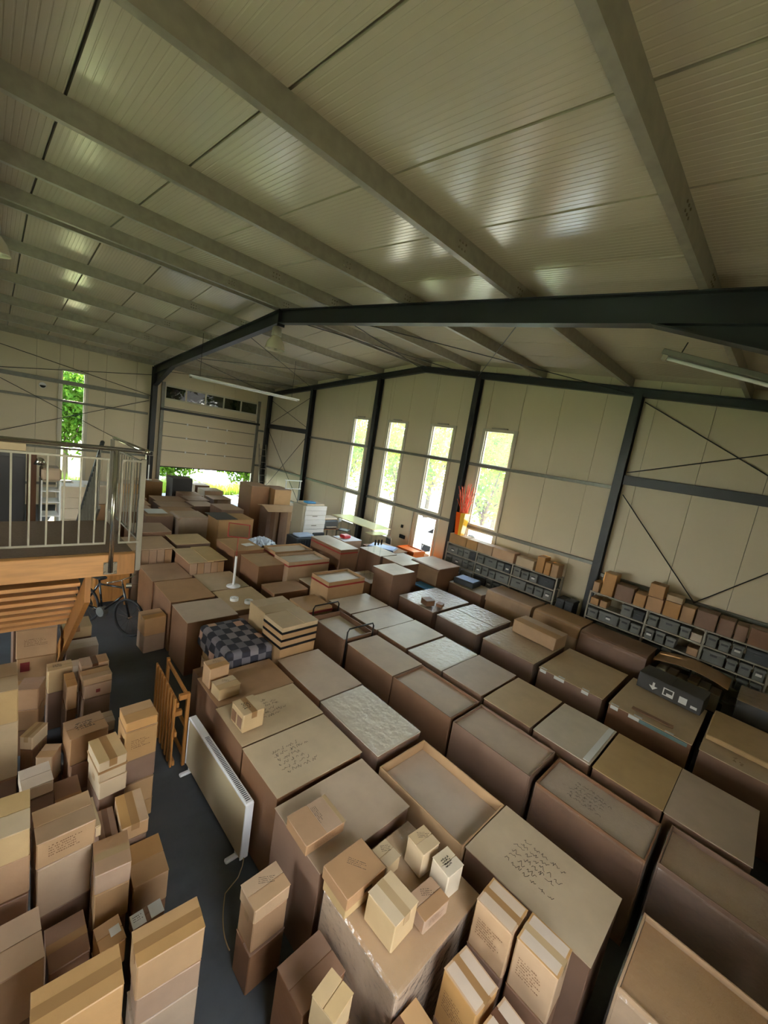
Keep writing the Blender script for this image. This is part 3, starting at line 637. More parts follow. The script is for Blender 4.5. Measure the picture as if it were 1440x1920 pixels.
# rows towards the overhead door
big(2.60, 6.36, .80, .74, .90, 'grey lidded box behind the plaid blanket stack', top=GREY, m=BROWN)
big(2.58, 7.32, .74, .98, .90, 'brown flat lidded box with a ragged corner next to the sign stand', top=PINK, m=BROWN)
big(2.55, 8.34, .70, .96, .90, 'brown lidded box in front of the slatted cartons near the landing', top=PINK, m=BROWN)
big(3.38, 6.62, .76, .92, .88, 'straw lidded box with white rolls of tape on it', top=YEL, m=BROWN)
big(3.36, 7.58, .76, .92, .88, 'straw lidded box carrying the white pole of the sign stand', top=YEL, m=BROWN)
def crated(x, y, sx, sy, h, label, lid=TAN, two=True):
    """box of upright cartons under lid boards: the front shows the carton joints"""
    r = root('crated_box', (x, y, 0), label, 'box'); a, b = sx / 2, sy / 2; n = 5
    MB().box(-a + .02, a - .02, -b + .03, b - .01, 0, h - .03, .004).build('core', BROWN, r)
    for k in range(n):
        w_ = (2 * a - .03) / n
        for zz in (0, 1, 2): MB().box(-a + .015 + k * w_ + .004, -a + .015 + (k + 1) * w_ - .004, -b, -b + .03, .02 + zz * (h - .06) / 3, .02 + (zz + 1) * (h - .06) / 3 - .01, .003).build('carton_front', PINK, r)
    MB().box(-a - .03, (0.1 if two else a + .03), -b - .04, b + .02, h - .03, h - .015, .003).build('lid_board', lid, r)
    if two: MB().box(-.02, a + .03, -b - .04, b + .03, h - .014, h, .003).build('lid_board', lid, r)
    return r
crated(3.27, 8.55, .72, .96, 1.15, 'stack of cartons under two overlapping lid boards by the sign stand', YEL)
crated(2.53, 9.62, .78, .96, 1.15, 'stack of cartons under one wide lid board next to the landing rail', TAN, False)
big(3.42, 9.75, .75, .85, 1.14, 'straw lidded box behind the overlapping lid boards', top=YEL, m=BROWN)
big(2.80, 10.68, .8, .9, 1.2, 'brown lidded box behind the landing rail end', top=PINK, m=BROWN)
big(4.21, 8.66, .70, .98, 1.28, 'brown box with a white paper on its lid behind the red sign frame', top=TAN, m=BROWN)
big(4.30, 7.72, .60, .84, 1.20, 'brown box with two stepped lids in front of the white paper box', top=TAN, m=BROWN)
big(4.36, 6.80, .78, .54, .90, 'grey lidded box behind the red and blue folders', top=PINK, m=BROWN)
big(5.25, 6.83, .74, .55, .90, 'low pale lidded box between the red banded rims', top=PALE, m=BROWN)
big(5.20, 8.16, 1.02, .56, 1.28, 'rimmed box with a red tape band, behind its twin', kind='rim', band=REDT, top=PALE, m=TAN, depth=.04)
big(5.14, 7.45, 1.08, .62, 1.28, 'rimmed box with a red tape band in front of the white plastic bundle', kind='rim', band=REDT, top=PALE, m=TAN, depth=.06)
big(5.24, 6.21, .95, .60, 1.25, 'red banded rimmed box with a slit board, front of the group', kind='rim', band=REDT, top=PALE, m=TAN, depth=.05)
big(6.22, 7.73, .54, 1.26, 1.48, 'tall white topped box with red tape at the corner', band=REDT, top=PALE, m=BROWN)
big(6.62, 6.72, .60, .76, .88, 'low pale topped box under the clear rod display', top=PALE, m=BROWN)
big(6.55, 5.90, .64, .60, 1.36, 'tall box with an overhanging white lid beside the small open carton', top=PALE, m=BROWN, over=.03)
big(7.25, 6.35, .58, .7, 1.36, 'tall white lidded box behind the overhanging lid', top=PALE, m=BROWN)
big(7.28, 7.2, .6, .8, 1.34, 'white lidded tall box third behind the overhanging lid', top=PALE, m=BROWN)
big(7.72, 5.85, .32, .50, .80, 'low box under the blue plastic sheet', top=BLUE, m=BROWN)
big(6.12, 9.1, .6, .55, .9, 'pale topped low box behind the red banded rims', top=PALE, m=BROWN)
# far rows by the overhead door
big(3.41, 12.35, .68, .9, 1.20, 'brown box with a big white sheet on top towards the overhead door', top=TAN, m=BROWN)
hood(4.22, 12.1, .80, .85, 1.20, 'rounded pale wrapped box next to the white sheet box', m=GREY, top=GREY, flap=.05)
for k, (y, lb) in enumerate(((13.05, 'brown topped box first behind the rounded wrapped box'), (14.0, 'brown topped box second behind the rounded wrapped box'), (14.95, 'brown topped box third behind the rounded wrapped box'))):
    big(4.25 + k * .11, y, .95, .9, 1.1, lb, top=PINK, m=BROWN); big(3.12 + k * .12, y + .35, .9, .9, 1.08, lb.replace('behind the rounded wrapped box', 'behind the white sheet box'), top=TAN, m=BROWN)
big(5.14, 11.33, 1.04, .80, 1.30, 'tan carton block with a dark sheet over one end', top=TAN, m=TAN)
big(5.60, 12.72, .72, .94, 1.30, 'brown lidded box behind the dark sheet carton block', top=PINK, m=BROWN)
for k, (x, y, s) in enumerate(((5.2, 13.9, .7), (5.35, 14.85, .72), (5.45, 15.75, .7))):
    big(x, y, s, .85, 1.15, '%s narrow brown box in the line leading to the overhead door' % ord_(k), top=PINK, m=BROWN)
crated(6.33, 15.2, .68, .8, 1.15, 'small carton stack with printed front near the overhead door', PINK, False)
big(6.55, 16.6, .74, .8, 1.2, 'rose coloured carton close to the open overhead door', top=PINK, m=PINK)
big(6.45, 17.55, .6, .7, 1.25, 'dark brown carton closest to the open overhead door', top=PINK, m=BROWN)
big(5.35, 16.62, .72, .75, 1.62, 'tall dark grey cabinet box beside the door opening', top=DARK, m=DARK)
big(3.6, 16.6, .9, .8, 1.35, 'brown carton wall beside the steel column', top=TAN, m=TAN)
big(4.55, 17.6, .8, .7, 1.3, 'brown carton behind the thin sign stand', top=TAN, m=TAN)
big(6.82, 13.38, .68, .95, 2.0, 'very tall dark brown box tower right of the door opening', top=PINK, m=DBR)
big(7.56, 13.1, .66, .9, 1.95, 'tall brown box joined to the dark tower', top=PINK, m=TAN)
r = root('board_bundle', (7.15, 12.20, 0), 'upright boards under a big loose cardboard flap', 'boards')
for k in range(6): MB().box(-.50 + k * .165, -.50 + k * .165 + .15, -.22 + .03 * (k % 3), .22, 0, 1.42 - .05 * (k % 2), .006).build('board', (BROWN, DBR, PINK)[k % 3], r)
MB().extrude([(-.62, .26, 1.46), (-.62, -.10, 1.50), (-.62, -.48, 1.36), (-.62, -.48, 1.35), (-.62, -.10, 1.488), (-.62, .26, 1.448)], (1.16, 0, -.02)).build('loose_flap', TAN, r)
MB().box(-.52, .48, .222, .25, 0, 1.44).build('back_board', BROWN, r)
# plaid blanket over a carton stack
carton(2.56, 5.10, 0, .58, .90, .56, 'lower carton of the stack hidden under the plaid blanket', m=TAN); carton(2.56, 5.10, .56, .57, .88, .47, 'upper carton of the stack hidden under the plaid blanket', m=TAN)
def blanket(x, y, sx, sy, ztop, drops, label):
    n = 26; me = bpy.data.meshes.new('plaid_blanket'); ex = [sx / 2, sy / 2]; vs = []; uvs = []
    R = random.Random(3)
    for j in range(n + 1):
        for i in range(n + 1):
            u = i / n; v = j / n; px = -ex[0] - drops[0] + u * (2 * ex[0] + drops[0] + drops[1]); py = -ex[1] - drops[2] + v * (2 * ex[1] + drops[2] + drops[3])
            ox = max(0, abs(px) - ex[0]); oy = max(0, abs(py) - ex[1]); dz = math.hypot(ox, oy) if ox and oy else max(ox, oy)
            wob = .012 * math.sin(14 * (px + py) + 1) + .01 * math.sin(23 * px - 9 * py)
            qx = max(-ex[0], min(ex[0], px)) + (math.copysign(.018 + .12 * min(ox, .3) * .5 + abs(wob) * min(1, ox * 6), px) if ox else 0)
            qy = max(-ex[1], min(ex[1], py)) + (math.copysign(.018 + .12 * min(oy, .3) * .5 + abs(wob) * min(1, oy * 6), py) if oy else 0)
            vs.append((qx, qy, ztop + .012 - dz * .97 + (wob * .25 + .003 if not (ox or oy) else 0))); uvs.append((u * 1.1, v))
    fs = [(j * (n + 1) + i, j * (n + 1) + i + 1, (j + 1) * (n + 1) + i + 1, (j + 1) * (n + 1) + i) for j in range(n) for i in range(n)]
    me.from_pydata(vs, [], fs); ul = me.uv_layers.new(name='UVMap')
    for p in me.polygons:
        for li in p.loop_indices: ul.data[li].uv = uvs[me.loops[li].vertex_index]
    me.materials.append(PLAID); me.shade_smooth()
    o = bpy.data.objects.new('plaid_blanket', me); COL.objects.link(o); o.location = (x, y, 0); sm = o.modifiers.new('thickness', 'SOLIDIFY'); sm.thickness = .006; sm.offset = 1
    tag(o, label, 'blanket'); return o
blanket(2.56, 5.10, .59, .91, 1.03, (.30, .01, .24, .06), 'dark plaid patchwork blanket draped over a carton stack')
# black strapped flat cartons
def strapped(x, y, zt, label0):
    z = zt; k = 0
    for h in (.10, .11, .11):
        z -= h; r = root('flat_carton', (x, y, z), ('top flat carton with a loose lid board on the black strapped stack', 'second flat carton down in the black strapped stack', 'third flat carton down in the black strapped stack')[k], 'box', rz=math.radians(2))
        MB().box(-.30, .30, -.25, .25, .034, h - .002, .004).build('body', YEL if k == 0 else TAN, r); MB().box(-.302, .302, -.252, .252, .0, .034).build('black_strap', BLACK, r)
        if k == 0: MB().box(.06, .30, -.26, .26, h - .002, h + .006).build('lid_board', YEL, r)
        k += 1
    carton(x, y, 0, .6, .5, z, 'large carton carrying the black strapped flat cartons', 2, TAN, tape=0)
strapped(3.20, 4.72, 1.35, '')
carton(3.26, 5.32, 0, .58, .52, .90, 'lower carton next to the black strapped stack', m=BROWN); carton(3.26, 5.32, .9, .58, .52, .40, 'upper straw lidded carton next to the black strapped stack', m=YEL, tape=0)
carton(3.22, 5.88, 0, .38, .30, .84, 'brown carton with its open flap standing beside the tape rolls', m=BROWN, tape=0)
# trolley with black handles
r = root('handle_trolley', (4.36, 4.90, 0), 'grey lined box trolley with two black push bars', 'trolley')
MB().box(-.32, .32, -.46, -.445, .15, .92).box(-.32, .32, .445, .46, .15, .92).box(-.32, -.305, -.445, .445, .15, .92).box(.305, .32, -.445, .445, .15, .92).build('side_board', BROWN, r)
MB().box(-.30, .30, -.44, .44, .15, .84, .01).build('lining', PALE, r); MB().box(-.33, .33, -.47, .47, .10, .15, .01).build('base', WOODD, r)
for s in (-1, 1): MB().tube([(-.28, s * .48, .12), (-.28, s * .48, 1.05), (-.25, s * .48, 1.10), (.25, s * .48, 1.10), (.28, s * .48, 1.05), (.28, s * .48, .12)], .013, 8).build('push_bar', BLACK, r, True)
for sx in (-.26, .26):
    for sy in (-.38, .38): MB().cyl((sx - .015, sy, .05), (sx + .015, sy, .05), .05, 12).build('wheel', RUB, r)
# red and blue folders in an open stack
for k in range(7):
    MB().box(-.28, .28, -.30, .30, 0, .045, .004).build('folder', (NAVY, TAN, NAVY, MAROON, TAN, MAROON, TAN)[k], loc=(4.36 + .01 * (k % 3), 5.86, .612 + k * .047))
    o = COL.objects[-1]; tag(o, '%s folder from the bottom of the red and blue folder pile' % ord_(k), 'folder', 'folders in the pile')
big(4.36, 5.86, .66, .66, .60, 'low brown box carrying the red and blue folder pile', top=BROWN, m=BROWN)
# long carton, small open carton, black printed carton
carton(7.45, 2.81, .922, .46, .86, .24, 'long closed carton lying on a straw topped box', -3, TAN, tape=0, ax='y')
r = carton(6.60, 4.85, .925, .22, .22, .12, 'small open carton on the film covered pale box', -15, BROWN, tape=0)
carton(6.78, 4.66, .925, .16, .14, .07, 'tiny carton leaning against the small open carton', 20, BROWN, tape=0)
r = root('black_carton', (7.62, .70, .912), 'black carton with white handling symbols on a straw lidded box', 'box', rz=math.radians(-4))
MB().box(-.22, .22, -.42, .42, 0, .24, .006).build('body', DARK, r); MB().box(-.22, .22, -.42, -.003, .2405, .246).build('flap', DARK, r); MB().box(-.22, .22, .003, .42, .2405, .246).build('flap', DARK, r)
X0 = -.2215
def sym(quads, tri=()):
    mb = MB()
    for (y0, y1, z0, z1) in quads: mb.add([(X0, y0, z0), (X0, y1, z0), (X0, y1, z1), (X0, y0, z1)], [(0, 1, 2, 3)])
    for t_ in tri: mb.add([(X0, a, b) for a, b in t_], [(0, 1, 2)])
    mb.build('handling_symbol', LABEL, r, recalc=False)
sym([(.185, .215, .11, .17)], [((.20, .05), (.14, .11), (.26, .11))])
sym([(.055, .07, .05, .17), (-.07, -.055, .05, .17), (-.055, .055, .05, .065), (-.055, .055, .155, .17), (-.055, .02, .065, .10)])
sym([(-.24, -.14, .05, .15)]); sym([(-.37, -.29, .05, .09)])
# clear crate with bent lid
r = root('clear_crate', (8.85, .64, 0), 'clear sided crate of packets under a bowed kraft lid', 'crate')
for (a, b, c_, d_) in ((-.29, .29, -.5, -.485), (-.29, .29, .485, .5), (-.29, -.275, -.485, .485), (.275, .29, -.485, .485)): MB().box(a, b, c_, d_, .55, 1.0).build('clear_wall', CLEARP, r)
MB().box(-.3, .3, -.51, .51, 0, .55, .01).build('lower_box', DARK, r)
for k in range(6): MB().box(-.25, .1, -.46 + k * .155, -.46 + k * .155 + .14, .56, .86 + .03 * (k % 3), .005).build('packet', (GREY, PALE)[k % 2], r)
n = 10; prof = [(-.30 + .60 * i / n, 1.01 + .10 * math.sin(math.pi * i / n) * .6) for i in range(n + 1)]
MB().extrude([(-.28, -.53 + 1.06 * i / n, 1.03 + .09 * math.sin(math.pi * i / n)) for i in range(n + 1)] + [(-.28, -.53 + 1.06 * i / n, 1.022 + .09 * math.sin(math.pi * i / n)) for i in range(n, -1, -1)], (.6, 0, 0)).build('bowed_lid', TAN, r)
MB().box(-.015, .015, -.01, .01, .55, 1.1).build('divider', BLACK, r)
# blue topped case
r = root('flat_case', (8.62, 5.25, .962), 'dark flat case with a pale blue label sheet on the sixth row', 'case', rz=.1)
MB().box(-.22, .22, -.28, .28, 0, .14, .02).build('case', DCRATE, r); MB().box(-.18, .18, -.24, .24, .14, .146).build('label_sheet', mat('pale_blue', (186, 205, 232), .4), r)
MB().box(-.17, .165, -.28, .28, 0, .006).build('blue_sheet', BLUE, loc=(7.72, 5.85, .815)); tag(COL.objects[-1], 'bright blue plastic sheet lying beside the overhanging lid', 'sheet')
r = root('flat_sign', (8.30, 8.05, 1.1), 'flat white and blue sign panel lying on the brown box', 'sign', rz=.5)
MB().box(-.28, .28, -.4, .4, 0, .05, .02).build('casing', mat('sign_blue', (60, 80, 130), .3), r); MB().box(-.24, .24, -.36, .36, .05, .056).build('face', mat('pale_blue', (186, 205, 232), .4), r)
r = root('orange_crate', (9.2, 7.75, 0), 'orange plastic crate near the glazed door', 'crate')
OC = mat('orange_plastic', (235, 120, 40), .4)
MB().box(-.25, .25, -.35, -.33, 0, 1.12).box(-.25, .25, .33, .35, 0, 1.12).box(-.25, -.23, -.33, .33, 0, 1.12).box(.23, .25, -.33, .33, 0, 1.12).box(-.23, .23, -.33, .33, .9, .95).build('tub', OC, r); MB().box(-.27, .27, -.37, .37, 1.06, 1.09).build('rim', OC, r)
# white paper, stacked sheets, bundle
def sheet(x, y, z, sx, sy, label, yaw=0): 
    o = MB().box(-sx / 2, sx / 2, -sy / 2, sy / 2, 0, .004).build('paper_sheet', WHITE, loc=(x, y, z), rotz=yaw); tag(o, label, 'paper')
sheet(4.33, 8.52, 1.297, .24, .2, 'white paper on the brown box behind the red sign frame', .2); sheet(3.41, 12.4, 1.217, .5, .6, 'white sheet covering the box next to the landing rail')
o = MB().box(-.30, .30, -.45, .45, 0, .012).build('dark_sheet', DARK, loc=(4.85, 11.34, 1.312)); tag(o, 'dark sheet over one end of the tan carton block', 'sheet')
bn = MB(); R = random.Random(9)
N = 14; vs = [(-.42 + .84 * i / N, -.3 + .6 * j / N, max(.0, .22 * math.cos(1.4 * (i / N - .5) * 2) * math.cos(1.3 * (j / N - .5) * 2) + R.uniform(-.045, .045))) for j in range(N + 1) for i in range(N + 1)]
fs = [(j * (N + 1) + i, j * (N + 1) + i + 1, (j + 1) * (N + 1) + i + 1, (j + 1) * (N + 1) + i) for j in range(N) for i in range(N)]
big(5.30, 9.75, .9, .7, .85, 'low box under the crumpled white plastic', top=TAN, m=BROWN)
o = bn.add(vs, fs).build('plastic_bundle', mat('blue_white_plastic', (196, 208, 224), .25, bump=.4, bscale=14), loc=(5.30, 9.75, .862)); o.modifiers.new('thick', 'SOLIDIFY').thickness = .01; tag(o, 'crumpled white and blue plastic sheeting behind the rimmed boxes', 'plastic sheet')
r = root('drawer_stack', (7.45, 10.75, 0), 'tall stack of white flat trays with a beige side and blue folder on top', 'cabinet')
MB().box(-.45, .40, -.3, .3, 0, 1.84, .01).build('carcass', mat('beige_board', (176, 168, 146), .5), r)
for k in range(12): MB().box(-.36, .42, -.33 - .01 * (k % 3), -.30, .04 + k * .15, .04 + k * .15 + .142, .006).build('tray', HEATW, r); 
for k in range(4): MB().box(-.1, .08, -.36, -.345, .6 + k * .3, .62 + k * .3).build('tray_handle', GALVD, r)
MB().box(-.3, .35, -.28, .28, 1.842, 1.89).build('top_board', PALE, r)
o = MB().box(-.16, .16, -.12, .12, 0, .05, .01).build('blue_folder', BLUE, loc=(7.35, 10.65, 1.892)); tag(o, 'blue folder lying on the white tray stack', 'folder')
r = root('dark_crate', (6.70, 9.85, 0), 'dark ribbed crate holding a pale blue package', 'crate')
MB().box(-.37, .37, -.28, .28, 0, 1.05, .01).build('tub', DCRATE, r)
for k in range(9): MB().box(-.36 + k * .088, -.33 + k * .088, -.295, -.28, .05, 1.0).build('rib', DCRATE, r)
o = MB().box(-.26, .26, -.18, .18, 0, .06, .015).build('blue_package', mat('pale_blue', (186, 205, 232), .4), loc=(6.72, 9.85, 1.052)); tag(o, 'pale blue package on the dark ribbed crate', 'package')
r = root('printer', (8.22, 10.8, 1.052), 'grey office printer with pale top standing on a small frame', 'printer')
MB().box(-.3, .3, -.28, .28, 0, .28, .03).build('case', DCRATE, r); MB().box(-.27, .27, -.25, .2, .28, .36, .03).build('cover', PALE, r); MB().box(-.2, .2, -.34, -.28, .05, .08).build('paper_tray', PALE, r)
r = root('printer_stand', (8.22, 10.8, 0), 'thin legged stand under the office printer', 'stand'); MB().box(-.32, .32, -.3, .3, 1.02, 1.05).build('top', WOODD, r)
for sx in (-.28, .28):
    for sy_ in (-.26, .26): MB().cyl((sx, sy_, 0), (sx, sy_, 1.02), .016, 6).build('leg', BLACK, r)
r = root('tubular_chair', (7.35, 9.75, 0), 'chair with a yellow tubular armrest beside the dark crate', 'chair')
MB().box(-.22, .22, -.22, .22, .46, .5, .015).build('seat', DCRATE, r); MB().box(-.22, .22, .2, .24, .6, 1.1, .015).build('backrest', DCRATE, r)
for s in (-1, 1): MB().tube([(s * .25, -.22, 0), (s * .25, -.22, .9), (s * .25, -.16, 1.0), (s * .25, .2, 1.0), (s * .25, .22, .95), (s * .25, .22, 0)], .014, 8).build('armrest', mat('yellow_tube', (220, 180, 70), .35), r, True)
big(7.75, 9.05, .66, .6, 1.15, 'white topped box with a red lid in front of the glass table', top=WHITE, m=PINK)
o = MB().box(-.14, .14, -.12, .12, 0, .1, .03).build('red_box', REDP, loc=(7.66, 9.05, 1.166)); tag(o, 'small red box on the white topped box', 'box')
r = root('glass_table', (8.95, 9.9, 0), 'long pale glass topped table in front of the gable windows', 'table')
MB().box(-.4, .4, -1.05, 1.05, 1.42, 1.45, .004).build('table_top', mat('pale_top', (236, 228, 180), .12), r)
for sx in (-.34, .34):
    for sy_ in (-.98, .98): MB().cyl((sx, sy_, 0), (sx, sy_, 1.42), .03, 10).build('leg', CLEARP, r)
def wirechair(x, y, rz, label, z=0):
    r = root('wire_stool', (x, y, z), label, 'stool', 'wire stools by the windows', rz=rz)
    MB().box(-.2, .2, -.2, .2, .74, .77, .01).build('seat', BLACK, r)
    for sx in (-1, 1):
        MB().tube([(sx * .22, -.22, 0), (sx * .19, -.19, .74)], .012, 6).build('leg', GALV, r); MB().tube([(sx * .22, .22, 0), (sx * .19, .19, .74), (sx * .18, .22, 1.25)], .012, 6).build('leg', GALV, r)
    MB().tube([(-.18, .22, 1.25), (.18, .22, 1.25)], .012, 6).build('back_rail', GALV, r); MB().box(-.17, .17, .20, .23, 1.0, 1.2, .01).build('backrest', BLACK, r)
wirechair(9.3, 8.55, 1.2, 'wire framed bar stool beside the glazed door'); wirechair(9.5, 11.35, .6, 'wire framed bar stool under the corner window')
# clear rod display
r = root('rod_display', (6.62, 6.70, .893), 'clear rod display stand with small clips on the low pale box', 'stand')
for k, (dx, dy) in enumerate(((-.1, .1), (.1, .12), (.12, -.1), (-.1, -.12))): MB().cyl((dx, dy, 0), (dx, dy, .95 + .12 * (k % 2)), .009, 6).build('rod', CLEARP, r)
MB().box(-.2, .2, -.2, .2, 0, .01).build('base', CLEARP, r); MB().box(-.25, .25, -.14, .14, 1.07, 1.08).build('top_plate', mat('pale_top', (236, 228, 180), .12), r)
for k in range(3): MB().box(-.12 + k * .1, -.08 + k * .1, -.13, -.1, .82, .95, .008).build('clip', BLACK, r)
# sign stands
def signstand(x, y, z, h, fw, fh, label, red, rz=.5):
    r = root('sign_stand', (x, y, z), label, 'sign stand', rz=rz)
    MB().lathe([(.0, 0), (.13, 0), (.13, .012), (.03, .022), (.03, .03), (0, .03)], 24).build('base_disc', HEATW, r, True)
    MB().cyl((0, 0, .02), (0, 0, h * .62), .022, 10).build('sleeve', HEATW, r); MB().cyl((0, 0, h * .6), (0, 0, h), .007, 8).build('pole', red, r)
    for (a, b, c_, d_) in ((-fw, fw, h, h + .015), (-fw, fw, h + fh, h + fh + .015), (-fw, -fw + .015, h, h + fh), (fw - .015, fw, h, h + fh)): MB().box(a, b, -.008, .008, c_, d_).build('sign_frame', red, r)
    MB().box(-fw + .015, fw - .015, -.002, .002, h + .015, h + fh).build('clear_pocket', CLEARP, r)
signstand(3.44, 7.18, .893, .98, .20, .26, 'white pole stand with an empty red sign frame', REDT, -.65)
signstand(4.50, 17.55, 1.313, .95, .12, .16, 'thin sign stand in front of the open overhead door', GALV, -.65)
for k, (x, y) in enumerate(((3.18, 6.55), (3.36, 6.35))):
    o = MB().lathe([(.045, 0), (.075, 0), (.075, .05), (.045, .05), (.045, 0)], 20).build('tape_roll', WHITE, smooth=False, loc=(x, y, .893)); tag(o, ('white tape roll lying flat on the straw lidded box', 'white tape roll beside the open carton flap')[k], 'tape roll')
# ------------------------------------------------------------------ stacks on the aisle row and in front of it
big(2.17, 1.34, .90, .74, .86, 'wrapped low box carrying the group of small cartons', top=TAN, m=TAN, film=True)
LZ = .912
carton(1.89, 2.08, LZ, .37, .30, .10, 'flat lidded carton with clear tape nearest the heater box edge', -1, PINK, tape=0, ax='y', text='top', side=('-y',))
MB().box(.150, .184, -.15, .15, .1005, .102).build('edge_tape', CTAPE, COL.objects['cardboard_box'] if False else [o for o in COL.objects if o.get('label', '').startswith('flat lidded carton with clear')][0])
r = root('lidded_carton', (1.87, 1.58, .88), 'pink kraft lidded carton with a hand hole over the wrapped box edge', 'box')
MB().box(-.165, .165, -.125, .125, 0, .12, .004).build('body', YEL, r); MB().box(-.178, .178, -.138, .138, .09, .185, .004).build('lid', PINK, r); MB().box(-.02, .05, -.1395, -.138, .12, .145).build('hand_hole', INK, r)
textbars(r, .02, 0, .15, .1856, 4, INK, 77, ang=-1.0, lh=.013)
carton(2.17, 1.55, .88, .15, .17, .12, 'small pale carton with printed lines between the lidded carton and its neighbours', 2, YEL, tape=0, text='top')
carton(2.41, 1.40, .88, .18, .18, .22, 'tall pale carton with printed lines closest to the open rimmed box', -4, YEL, tape=0, text='top')
carton(2.43, 1.18, .88, .17, .17, .22, 'pale carton with handwriting at the wrapped box corner', -5, PALE, tape=0, text='pen')
carton(2.19, 1.15, .88, .25, .185, .12, 'low rose carton with printed lines on the wrapped box', -4, PINK, tape=0, text='top', side=('-y',))
carton(1.93, 1.26, .88, .23, .26, .22, 'taped straw carton in the middle of the wrapped box', 2, YEL, tape=1, ax='y', tm=CTAPE)
# two tall taped cartons with printed sides
for k, (x, y, zt, h, lb) in enumerate(((2.50, .77, 1.10, .36, 'tall carton with brown tape and printed side at the straw box edge'), (2.52, .48, 1.10, .36, 'tall carton under shiny tape with printed side, nearer the near wall'), (2.13, .73, .90, .38, 'carton with brown tape and cream top in front of the tall printed pair'), (2.13, .44, .86, .40, 'carton with dark seam beside the cream topped one'))):
    sx_, sy_ = (.23, .27) if k < 2 else (.22, .26)
    r_ = carton(x, y, zt - h, sx_, sy_, h, lb, 1 if k < 2 else -5, TAN, 1, 'y', tm=(TAPE, CTAPE, TAPE, BTAPE)[k], side=('-x',))
    MB().box(-sx_ / 2 + .012, -.025, -sy_ / 2 + .015, sy_ / 2 - .015, h - .0004, h + .0006).box(.025, sx_ / 2 - .012, -sy_ / 2 + .015, sy_ / 2 - .015, h - .0004, h + .0006).build('cream_panel', GREY, r_)
    zz = zt - h; j = 0
    while zz > .02:
        hh = min(zz, .38) if zz > .55 or zz <= .4 else zz
        carton(x, y, zz - hh, sx_, sy_, hh, '%s carton below the %s' % (('plain', 'lowest')[min(j, 1)], ('brown taped tall carton', 'shiny taped tall carton', 'cream topped carton', 'dark seamed carton')[k]), 1 if k < 2 else -5, BROWN, tape=0); zz -= hh; j += 1
stack(1.46, 2.04, .29, .22, .75, [.12, .27, .3], ['tan carton on top of the stack between the aisle and the lidded carton', 'wrapped carton second in the stack between the aisle and the lidded carton', 'lowest carton in the stack between the aisle and the lidded carton'], 1, [TAN, PINK, BROWN], text='top', tape=0)
carton(1.52, 1.50, 0, .34, .30, .60, 'dark rounded carton behind the pale cube near the floor aisle', 1, BROWN, tape=0)
stack(1.42, 1.20, .17, .18, .90, [.20, .40, .3], ['pale straw cube carton on a narrow stack'], 10, [YEL, BROWN, BROWN], base='under the pale straw cube', tape=0)
carton(1.72, .80, 0, .34, .30, .72, 'brown carton with dark tape at the bottom of the picture near the wrapped box', -3, TAN, tm=BTAPE, ax='y')
# on the row behind: small stacks along the aisle edge
carton(2.00, 4.69, 0, .24, .24, .86, 'tall brown carton under the straw one in front of the blanket', 4, BROWN, tape=0)
# cartons on the brown lid beside the aisle
carton(1.98, 4.36, .895, .24, .20, .26, 'straw carton with a small print in front of the blanket', 3, ORG, tape=0, text='top')
carton(2.00, 4.10, .895, .26, .21, .14, 'straw carton with folded corner, lower one in front of the blanket', 3, YEL, tape=0, text='top')
r_ = carton(1.98, 3.50, .912, .24, .27, .21, 'taped carton with two side labels on the handwritten box', 2, YEL, 1, 'y', text='pen')
for k in range(2): MB().box(-.1215, -.1195, -.10 + k * .12, -.01 + k * .12, .03, .15).build('side_label', BROWN, r_)
# heater
r = root('panel_heater', (1.70, 3.50, 0), 'long cream panel heater with a white slotted top on feet', 'heater', rz=math.radians(1))
MB().box(-.035, .035, -.69, .69, .06, .63, .008).build('front_panel', HEAT, r); MB().box(-.04, .04, -.70, .70, .63, .66, .008).build('top_grille', HEATW, r); MB().box(-.04, .04, -.705, -.69, .06, .65, .004).build('end_cap', HEATW, r); MB().box(-.04, .04, .69, .705, .06, .65, .004).build('end_cap', HEATW, r)
gsrc = None
for k in range(44):
    if gsrc is None: gsrc = MB().box(-.022, .022, -.005, .005, 0, .0015).build('grille_slot', SLOT, r); c = gsrc
    else: c = gsrc.copy(); COL.objects.link(c); c.parent = r
    c.location = (0, -.66 + k * .022, .6602)
for sy_ in (-.6, .6): MB().box(-.13, .06, sy_ - .025, sy_ + .025, 0, .035, .01).box(-.03, .03, sy_ - .025, sy_ + .025, .035, .062).build('foot', HEATW, r)
o = MB().tube([(1.70, 2.775, .10), (1.68, 2.75, .05), (1.62, 2.70, .02)] + [(1.50 - .17 * math.sin(t * 2.2) + .1 * t * t * .4, 2.68 - .62 * t, .008) for t in [k / 20 for k in range(1, 15)]], .005, 6).build('heater_cable', CTAPE, smooth=True); tag(o, 'thin pale cable trailing from the heater across the floor', 'cable')
# wooden folding rack
r = root('wooden_rack', (1.60, 4.66, 0), 'folded honey wood slatted rack standing between heater and boxes', 'rack', rz=math.radians(-2))
for k in range(8): MB().box(-.085, -.065, -.40 + k * .11, -.345 + k * .11, .02, .90, .003).build('slat', WOODH, r)
for z in (.08, .45, .82): MB().box(-.065, -.04, -.42, .44, z - .03, z + .03, .003).build('rail', WOODH, r)
for y in (-.42, .40): MB().box(.04, .075, y, y + .05, 0, .93, .004).build('post', WOODH, r)
for z in (.12, .5, .88): MB().box(.045, .07, -.37, .40, z - .025, z + .025, .004).build('rung', WOODH, r)
for z in (.62, .9): MB().box(-.04, .04, -.30 if z < .8 else -.42, -.25 if z < .8 else -.37, z - .03, z + .03, .003).build('spacer', WOODH, r)
